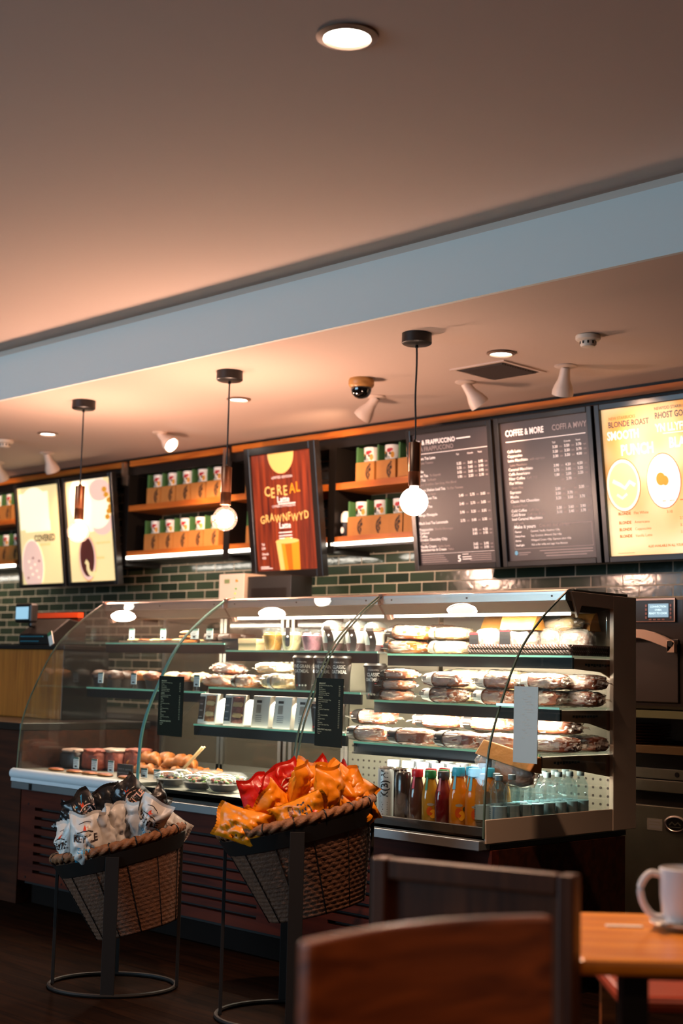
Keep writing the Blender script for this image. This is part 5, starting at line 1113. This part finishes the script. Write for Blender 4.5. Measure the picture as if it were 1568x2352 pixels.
for a,b2 in ((1765,1788),(1791,1818)):
    m=MB(M_ds).box(-.54,.64,-.325,-.2905,zy(b2),zy(a)); 
    if a==1765:
        xx=onY(1553,1776,5.62).x-cx-.1; m.use(M_black).cyl((xx,-.3252,zy(1776)),(xx,-.327,zy(1776)),.012,16)
    m.build('drawer_front',t,bevel=.002)
m=MB(M_ds).box(-.54,.64,-.325,-.2905,.08,zy(1851)); m.build('door',t,bevel=.002)
xx=onY(1550,1888,5.62).x-cx-.1; m=MB(M_alu).lathe([(.055,0),(.06,.003),(.05,.006),(.046,.003)],seg=36,T=Matrix.Translation((xx,-.3255,zy(1888)))@Matrix.Rotation(R(90),4,'X')@Matrix.Diagonal((1,.62,1,1)))
m.use(M_black).lathe([(.001,.0035),(.052,.0036)],seg=32,T=Matrix.Translation((xx,-.3255,zy(1888)))@Matrix.Rotation(R(90),4,'X')@Matrix.Diagonal((1,.62,1,1)))
m.use(M_ds).ribbon([(xx-.03,zy(1888)-.006),(xx-.015,zy(1888)+.008),(xx,zy(1888)-.004),(xx+.015,zy(1888)+.008),(xx+.03,zy(1888)-.005)],.007,-.3325).ribbon([(xx-.03,zy(1888)-.014),(xx+.03,zy(1888)-.012)],.004,-.3325)
m.build('oval_badge',t)
xx=onY(1502,1893,5.62).x-cx-.1; MB(mat('sticker','8a8478',.6)).box(xx-.04,xx+.04,-.3262,-.3252,zy(1907),zy(1880)).use(M_lgrey).box(xx-.03,xx+.03,-.3266,-.3262,zy(1886),zy(1883)).box(xx-.03,xx+.02,-.3266,-.3262,zy(1893),zy(1890)).box(xx-.03,xx+.03,-.3266,-.3262,zy(1902),zy(1896)).build('sticker',t)

# ================================================================ CRISP BASKETS
M_rope=mat('rope','80502c',.7,var=.35,vscale=60,bump=.4,bscale=160); M_weave=mat('seagrass_weave','5a361f',.75,var=.35,vscale=50,bump=.4,bscale=140); M_stand=mat('stand_iron','1a1512',.6,metal=.1,spec=.25)
RT=Vector((.7071,.7071,0)); TC=Vector((.7071,-.7071,0))   # the stand's front faces the seating
def crispbasket(label,c,rw,tiltdeg,sy=.78,lbl2=''):
    """round tapering rope basket tipped sideways in an iron stand; c = centre of the rim"""
    T=Matrix.Rotation(R(45),4,'Z')@Matrix.Rotation(R(-tiltdeg),4,'Y')
    t=thing('rope_basket',label,'basket',c); H=.32; r0=rw*.62
    b=MB(M_weave); b.T=T; rows,seg=64,180; vs=[];fs=[]
    for i in range(rows+1):
        v=i/rows; z_=-H*v-.012; r=rw+(r0-rw)*v; ring=int(v*21); 
        for k in range(seg):
            a=2*PI*k/seg; ph=(k+ring*2.5)/4.5*2*PI*.5; d=.0055*abs(math.sin(v*21*PI))*(0.45+.55*abs(math.sin(ph)))
            vs.append(((r+d)*math.cos(a),(r+d)*sy*math.sin(a),z_))
    for i in range(rows):
        for k in range(seg): k2=(k+1)%seg; fs.append((i*seg+k,(i+1)*seg+k,(i+1)*seg+k2,i*seg+k2))
    fs.append(tuple(range(rows*seg,(rows+1)*seg))[::-1]); b.add(vs,fs)
    for k in range(12):
        a=2*PI*k/12+.2; b.use(M_stand).tube([((rw+(r0-rw)*v+.006)*math.cos(a),(rw+(r0-rw)*v+.006)*sy*math.sin(a),-H*v-.012) for v in (0,.25,.5,.75,1)],.0018,5)
    b.build('woven_body',t,smooth=True,angle=180)
    b=MB(M_rope); b.T=T; n=360; rr=.019; vs=[];fs=[]; m=18
    for k in range(n):
        a=2*PI*k/n; cp=Vector((rw*math.cos(a),rw*sy*math.sin(a),0)); o_=Vector((math.cos(a),math.sin(a),0))
        for j in range(m):
            q_=2*PI*j/m; r=rr*(.66+.36*abs(math.cos(1.5*(q_-a*13)))); vs.append(cp+o_*r*math.cos(q_)+Vector((0,0,r*math.sin(q_))))
    for k in range(n):
        for j in range(m): k2,j2=(k+1)%n,(j+1)%m; fs.append((k*m+j,k2*m+j,k2*m+j2,k*m+j2))
    b.add(vs,fs)
    for k in range(16):
        a=2*PI*k/16; cp=Vector((rw*math.cos(a),rw*sy*math.sin(a),0)); o_=Vector((math.cos(a),math.sin(a),0))
        b.use(M_black).tube([cp+o_*.019*math.cos(x)+Vector((0,0,.019*math.sin(x))) for x in [2*PI*i/10 for i in range(10)]],.0028,5,closed=True)
    b.build('rope_rim',t,smooth=True,angle=180)
    s=thing('basket_stand','black iron stand carrying the '+lbl2,'stand',(c[0],c[1],0)); 
    g=MB(M_stand); g.T=Matrix.Translation((0,0,c[2]))@T; ra=rw+.012; vs=[];fs=[];n=72
    for zz,ro in ((-.022,ra),(-.075,ra-.022),(-.075,ra-.027),(-.022,ra-.006)):
        for k in range(n): a=2*PI*k/n; vs.append((ro*math.cos(a),ro*sy*math.sin(a),zz))
    for j in range(4):
        j2=(j+1)%4
        for k in range(n): k2=(k+1)%n; fs.append((j*n+k,j*n+k2,j2*n+k2,j2*n+k))
    g.add(vs,fs); g.build('hoop',s,smooth=True,angle=60)
    cz=c[2]
    f0=TC*(rw*sy+.008); p=f0+RT*.01
    def leg(pt,top,w,nm='leg'):
        L=MB(M_stand); L.T=Matrix.Translation(pt)@Matrix.Rotation(R(45),4,'Z'); L.box(-w/2,w/2,-.004,.004,.008,top); L.build(nm,s,bevel=.001)
    leg(TC*(rw*sy+.006)+RT*.012,cz-.03,.05); leg(-TC*(rw*sy+.004)-RT*.03,cz-.03,.045); leg(-RT*(rw*.90)+TC*.02,cz-.088,.012); leg(RT*(rw*.99)+TC*.02,cz-.0,.012)
    g=MB(M_stand); pts=[RT*(rw*.96*math.cos(a))+TC*((rw*sy+.006)*math.sin(a))+Vector((0,0,.008)) for a in [2*PI*i/40 for i in range(40)]]; g.tube(pts,.008,8,closed=True); g.build('floor_ring',s,smooth=True)
    return T
CB1=onD(271,1934,5.42); CB2=onD(680,1875,5.02)
crispbasket('tipped rope basket of white and black crisp bags before the pastry case',CB1,.247,15.5,lbl2='basket of white crisp bags')
crispbasket('tipped rope basket of orange and red crisp bags before the middle case',CB2,.272,14.5,lbl2='basket of orange crisp bags')
F={'white':mat('foil_white','c9c4bd',.38,spec=.5,bump=.25,bscale=25),'black':mat('foil_black','1b1817',.3,bump=.25,bscale=25),'orange':mat('foil_orange','d97f0c',.36,bump=.25,bscale=25),'red':mat('foil_red','b3160f',.33,bump=.25,bscale=25),'dark':mat('foil_maroon','5c0a10',.33)}
INK={'white':mat('ink_brown','2c1a12',.5),'black':mat('ink_pink','d8a898',.5),'orange':mat('ink_navy','2c2a38',.5),'red':mat('ink_cream','e8c8b8',.5)}
M_blu=mat('print_blue','3c9cc0',.4); M_flame=mat('print_flame','d2401c',.4); M_foilin=mat('foil_silver','9aa4a8',.3,metal=.7)
def crispbag(kind,px_,py,d,yaw,roll,label,pitch=0,w=.135,h=.19,puff=.044,txt=True,sc=1.0):
    SEED[0]+=1; sd=SEED[0]; w*=sc;h*=sc;puff*=sc
    c=onD(px_,py,d); 
    Rm=Matrix.Rotation(R(45+yaw),3,'Z')@Matrix.Rotation(R(-roll),3,'Y')@Matrix.Rotation(R(pitch),3,'X')
    t=thing('crisp_bag',label,'crisp bag',c,group='crisp bags in the rope baskets',rot=Rm.to_euler())
    def S_(u,v,side):   # u,v in -1..1
        th=max(0,(1-abs(u)**2.4))**.75*max(0,(1-abs(v)**3.2))**.8
        nz=noise.noise(Vector((u*1.8+sd*3.7,v*1.9-sd*1.9,side*2.3)))+.5*noise.noise(Vector((u*4.5+sd,v*4.5,side*5.1)))
        cr=1-2.2*abs(noise.noise(Vector((u*1.9-sd,v*1.9+sd*2.1,side*.2+9.1))))-1.0*abs(noise.noise(Vector((u*4.4+sd,v*3.8+sd,side*.2))))
        bend=.014*math.sin(v*1.8+sd)*sc+.008*math.sin(u*2.5+sd*1.7)*sc
        sq=1-.10*max(0,(1-abs(v)**2))*1-(.06*math.sin(sd+v*2))
        pinch=.014*sc*math.sin(u*3+sd*2)*max(0,abs(v)-.7)*3
        y=side*puff*th*(1+.35*nz)-side*.009*sc*cr*(.35+th)*(1 if abs(v)<.98 else 0)+bend+pinch
        return (u*w/2*sq, y, v*h/2+.006*sc*math.sin(u*4+sd)*abs(v))
    b=MB(F[kind]); nu,nv=20,28
    for side in (-1,1):
        vs=[S_(-1+2*i/nu,-1+2*j/nv,side) for j in range(nv+1) for i in range(nu+1)]
        fs=[(j*(nu+1)+i,j*(nu+1)+i+1,(j+1)*(nu+1)+i+1,(j+1)*(nu+1)+i) for j in range(nv) for i in range(nu)]
        if side==1: fs=[f[::-1] for f in fs]
        b.add(vs,fs)
    for e in (-1,1):   # crimped seals
        vs=[];n=24
        for i in range(n+1):
            u=-1+2*i/n; p=S_(u,e,0); vs+=[p,(p[0],p[1]+.0025*(-1)**i,p[2]+e*.012*sc+.002*(i%2))]
        b.add(vs,[(2*i,2*i+1,2*i+3,2*i+2) for i in range(n)])
    b.build('foil_bag',t,smooth=True,angle=180)
    if txt:
        p=MB(INK[kind]); fn=lambda u,y,v:(lambda q_:(q_[0],q_[1]-.0012,q_[2]))(S_(u/(w/2),v/(h/2),-1))
        def wave(u,y,v): return fn(u,y,v)
        p.text('KETTLE',0,.004,.037*sc,fn=fn,bold=.035,align='c',sx=.82)
        arc=[(-.040+.080*i/14,.040+.012*math.sin(PI*i/14)) for i in range(15)]
        def rib(m_,pts,wd):
            p.use(m_); n=len(pts); vs=[]
            for i,(u,v) in enumerate(pts): vs+=[fn(u*sc,0,(v+wd/2)*sc),fn(u*sc,0,(v-wd/2)*sc)]
            p.add(vs,[(2*i,2*i+1,2*i+3,2*i+2) for i in range(n-1)])
        rib(INK[kind],[(-.034+.068*i/14,.038+.010*math.sin(PI*i/14)) for i in range(15)],.004)
        p.use(M_flame); p.add([fn(a*sc,0,b2*sc) for a,b2 in ((-.008,.050),(.006,.050),(.012,.062),(.003,.060),(.0,.070),(-.006,.060))],[tuple(range(6))])
        if kind=='white': rib(INK[kind],[(-.026+.052*i/12,.072+.010*math.sin(PI*i/12)) for i in range(13)],.0022); p.use(M_blu).text('Salted',0,-.035,.030*sc,fn=fn,align='c',bold=.01)
        if kind=='orange': p.use(mat('ink_rust','8a2a10',.5)).text('Cheddar',0,-.035,.030*sc,fn=fn,align='c',bold=.01)
        if kind in('black','white'): p.use(M_blu).add([fn(a*sc,0,b2*sc) for a,b2 in ((-.055,-.09),(-.02,-.09),(-.045,-.07))],[(0,1,2)])
        if kind=='black': p.use(M_blu).add([fn(a*sc,0,b2*sc) for a,b2 in ((-.05,.06),(.0,.06),(.03,.085),(-.04,.085))],[(0,1,2,3)])
        p.build('printing',t)
    return t
G1=[('black',205,1862,5.50,20,38,'black crisp bag with blue print, leftmost at the back'),('black',168,1880,5.48,-30,70,'black crisp bag lying flat at the far left rim'),
 ('black',258,1848,5.48,50,20,'black crisp bag standing centre left at the back'),('black',318,1828,5.46,10,52,'black crisp bag highest in the basket, tilted right with pink lettering'),
 ('black',352,1850,5.50,60,-40,'black crisp bag bent over at the right back'),
 ('white',163,1935,5.36,-45,12,'white crisp bag cut off behind the front KETTLE bag'),('white',198,1917,5.27,6,5,'white KETTLE Salted crisp bag facing front at the left'),
 ('white',246,1903,5.32,68,12,'white crisp bag seen edge on right of the front one'),('white',276,1893,5.34,48,6,'white crisp bag in the middle, lettering turned away'),
 ('white',308,1885,5.36,-55,0,'white crisp bag right of the middle, narrow'),('white',343,1876,5.34,-12,-28,'white KETTLE crisp bag leaning left in the right half'),
 ('white',383,1888,5.40,20,58,'white crisp bag lying on the right rim'),('white',300,1915,5.42,10,20,'white crisp bag deep under the others, middle')]
for k_,x_,y_,d_,yw,rl,lb in G1: crispbag(k_,x_,y_+12,d_,yw,rl,lb,txt=('KETTLE' in lb or 'pink letter' in lb or 'blue print' in lb),pitch=(8 if k_=='white' else -6),sc=.93)
G2=[('red',594,1835,5.05,35,18,'bright red crisp bag standing at the left'),('red',628,1822,5.08,60,35,'red crisp bag second from the left, leaning right'),('red',668,1800,5.12,10,30,'red crisp bag with round print behind the tall orange one'),
 ('red',738,1795,5.14,30,38,'dark red crisp bag standing at the back centre'),('red',790,1802,5.16,50,50,'dark red crisp bag between orange ones at the right back'),
 ('orange',705,1800,5.10,-25,-10,'orange crisp bag at the back between the red ones'),
 ('orange',560,1885,4.88,-10,76,'orange crisp bag lying over the left rim'),('orange',600,1900,4.90,20,64,'orange crisp bag lying under the leftmost one'),
 ('orange',646,1842,4.95,30,60,'orange crisp bag leaning right in the left half'),('orange',687,1806,4.97,66,6,'orange crisp bag standing tall edge on'),
 ('orange',690,1862,4.86,4,-68,'orange KETTLE Cheddar crisp bag in the middle, lettering running upwards'),('orange',748,1815,4.92,55,2,'orange crisp bag standing narrow right of the lettering'),
 ('orange',800,1800,5.02,5,56,'orange crisp bag pointing up to the right'),('orange',812,1820,5.00,-20,28,'orange crisp bag at the right rim, crumpled'),
 ('orange',775,1850,4.92,15,50,'orange crisp bag low in the right half'),('orange',790,1842,5.0,-15,44,'orange crisp bag touching the right rim'),('orange',730,1850,5.02,10,15,'orange crisp bag deep in the middle')]
for k_,x_,y_,d_,yw,rl,lb in G2: crispbag(k_,x_,y_+12,d_,yw,rl,lb,txt=('KETTLE' in lb or 'print' in lb),pitch=5,sc=.95)

# ================================================================ SEATING AREA
def slab(mb,pts,th,z0,z1,T=None):   # upright bent board following pts (x,y) with thickness
    n=len(pts); vs=[]
    for i,(x,y) in enumerate(pts):
        a=pts[max(i-1,0)]; b=pts[min(i+1,n-1)]; dx,dy=b[0]-a[0],b[1]-a[1]; l=math.hypot(dx,dy); nx,ny=-dy/l*th/2,dx/l*th/2
        vs+=[(x+nx,y+ny,z0),(x-nx,y-ny,z0),(x-nx,y-ny,z1[i] if isinstance(z1,list) else z1),(x+nx,y+ny,z1[i] if isinstance(z1,list) else z1)]
    fs=[]
    for i in range(n-1):
        for k in range(4): k2=(k+1)%4; fs.append((4*i+k,4*i+k2,4*i+4+k2,4*i+4+k))
    fs+=[(3,2,1,0),(4*n-4,4*n-3,4*n-2,4*n-1)]
    return mb.add(vs,fs,T)
TZ=.70; CH=.86
# front chair: solid bent panel back; local X along the back, local -Y is behind the sitter
A=onZ(698,2163,CH); B=onZ(1262,2102,CH); ax=(B-A); LA=ax.length; ang=math.atan2(ax.y,ax.x); mid=(A+B)/2
t=thing('chair','walnut chair with a solid curved back panel, nearest in the foreground','chair',(mid.x,mid.y,0),rz=ang)
n=17; pts=[(-LA/2+LA*i/(n-1),.028*(1-(2*i/(n-1)-1)**2)) for i in range(n)]
slab(MB(M_chair),pts,.024,.50,[CH+.004*(1-(2*i/(n-1)-1)**2) for i in range(n)]).build('backrest',t,bevel=.006)
MB(M_chair).box(-.19,.19,.08,.44,.43,.462).build('seat',t,bevel=.008)
for x in (-1,1):
    MB(M_chair).box(x*(LA/2-.035)-.016,x*(LA/2-.035)+.016,.03,.07,0,.62).build('leg',t,bevel=.004)
    MB(M_chair).box(x*.165-.016,x*.165+.016,.39,.425,0,.429).build('leg',t,bevel=.004)
    MB(M_chair).box(x*.165-.010,x*.165+.010,.0715,.389,.36,.40).build('stretcher',t)
# rear chair: open frame back
A=onZ(862,1967,CH); B=onZ(1325,2010,CH); ax=(B-A); LA=ax.length; ang=math.atan2(ax.y,ax.x); mid=(A+B)/2
t=thing('chair','dark framed chair with a straight top rail, behind the front chair','chair',(mid.x,mid.y,0),rz=ang)
MB(M_chaird).box(-LA/2+.0305,LA/2-.0305,-.013,.013,CH-.038,CH).build('top_rail',t,bevel=.005)
MB(M_chaird).box(-LA/2+.0305,LA/2-.0305,.002,.012,.47,CH-.0385).build('back_panel',t)
for x in (-1,1):
    MB(M_chaird).box(x*(LA/2-.015)-.015,x*(LA/2-.015)+.015,-.018,.024,0,CH).build('back_post',t,bevel=.004)
    MB(M_chaird).box(x*.155-.016,x*.155+.016,.36,.40,0,.429).build('leg',t,bevel=.004)
MB(M_chaird).box(-LA/2+.004,LA/2-.004,.026,.42,.43,.46).build('seat',t,bevel=.006)
# table, rotated to face the camera's side
P0=onZ(1328,2203,TZ); D_=.52; dv=Vector((-.7071,.7071,0)); 
cxp=P0+RT*.40+dv*(D_/2)
t=thing('table','amber wooden cafe table at the right edge holding a white mug','table',(cxp.x,cxp.y,0),rz=R(45))
MB(M_table).box(-.40,.40,-D_/2,D_/2,TZ-.030,TZ).build('tabletop',t,bevel=.010)
MB(M_black).box(-.315,-.265,-.22,-.17,.05,TZ-.0305).build('column',t,bevel=.004); MB(M_black).box(-.36,-.20,-.26,-.13,0,.049).build('foot',t,bevel=.006); MB(M_black).box(.265,.315,.12,.17,.05,TZ-.0505).build('column',t,bevel=.004); MB(M_black).box(.20,.36,.08,.21,0,.049).build('foot',t,bevel=.006); MB(M_darkmetal).box(-.26,.36,-.18,.18,TZ-.05,TZ-.0305).build('under_frame',t)
# red-brown seat beyond the table
pr=onZ(1460,2262,.46); t=thing('stool','red brown wooden seat under the table at the right edge','stool',(pr.x+.12,pr.y+.25,0),rz=R(45)); MB(mat('red_wood','8a2e12',.4,var=.25,vscale=5)).box(-.32,.32,-.22,.22,.42,.46).build('seat',t,bevel=.015)
for x in (-.28,.28):
    for y in (-.18,.18): MB(M_chair).box(x-.018,x+.018,y-.018,y+.018,0,.4195).build('leg',t)
# mug, saucer, spoon, sachet
ms=onZ(1570,2129,TZ+.005); M_china=mat('china_white','d8d6d6',.18,coat=.4)
t=thing('saucer','white saucer under the mug at the right edge of the table','saucer',(ms.x,ms.y,TZ+.0005)); t.scale=(1.1,)*3
MB(M_china).lathe([(.030,0),(.034,.001),(.055,.009),(.062,.013),(.061,.0145),(.05,.0095),(.03,.006)],seg=48).build('dish',t,smooth=True)
t=thing('mug','tall white mug with a big round handle on the saucer, cut by the right edge','mug',(ms.x,ms.y,TZ+.0078)); t.scale=(1.12,)*3
MB(M_china).lathe([(.026,0),(.034,.004),(.039,.02),(.042,.05),(.0435,.100),(.0415,.102),(.040,.098),(.037,.03),(.02,.012),(.001,.010)],seg=48).build('mug_body',t,smooth=True)
hd=-RT; pts=smoothpath([tuple(hd*.040+Vector((0,0,.088))),tuple(hd*.062+Vector((0,0,.090))),tuple(hd*.078+Vector((0,0,.066))),tuple(hd*.072+Vector((0,0,.036))),tuple(hd*.055+Vector((0,0,.016))),tuple(hd*.034+Vector((0,0,.014)))],6)
MB(M_china).tube(pts,.0062,12).build('handle',t,smooth=True)
sp0=Vector((ms.x,ms.y,TZ+.0175))+TC*.052-RT*.045; sp=MB(M_steel); o=thing('spoon','steel teaspoon resting on the saucer in front of the mug','spoon',sp0); sp.tube([(0,0,0),tuple(RT*.03+TC*.004+Vector((0,0,.001))),tuple(RT*.11+TC*.02+Vector((0,0,.004)))],.003,8).blob(tuple(-RT*.014),(.013,.011,.003),2.2,0,1,0,16,8); sp.build('spoon_body',o,smooth=True)
c=onZ(1433,2127,TZ+.002); t=thing('sugar_sachet','small white paper sachet lying on the table left of the mug','sachet',(c.x,c.y,TZ+.0005),rz=R(43)); MB(M_lwhite).box(-.037,.037,-.009,.009,0,.003).build('paper',t,bevel=.001)
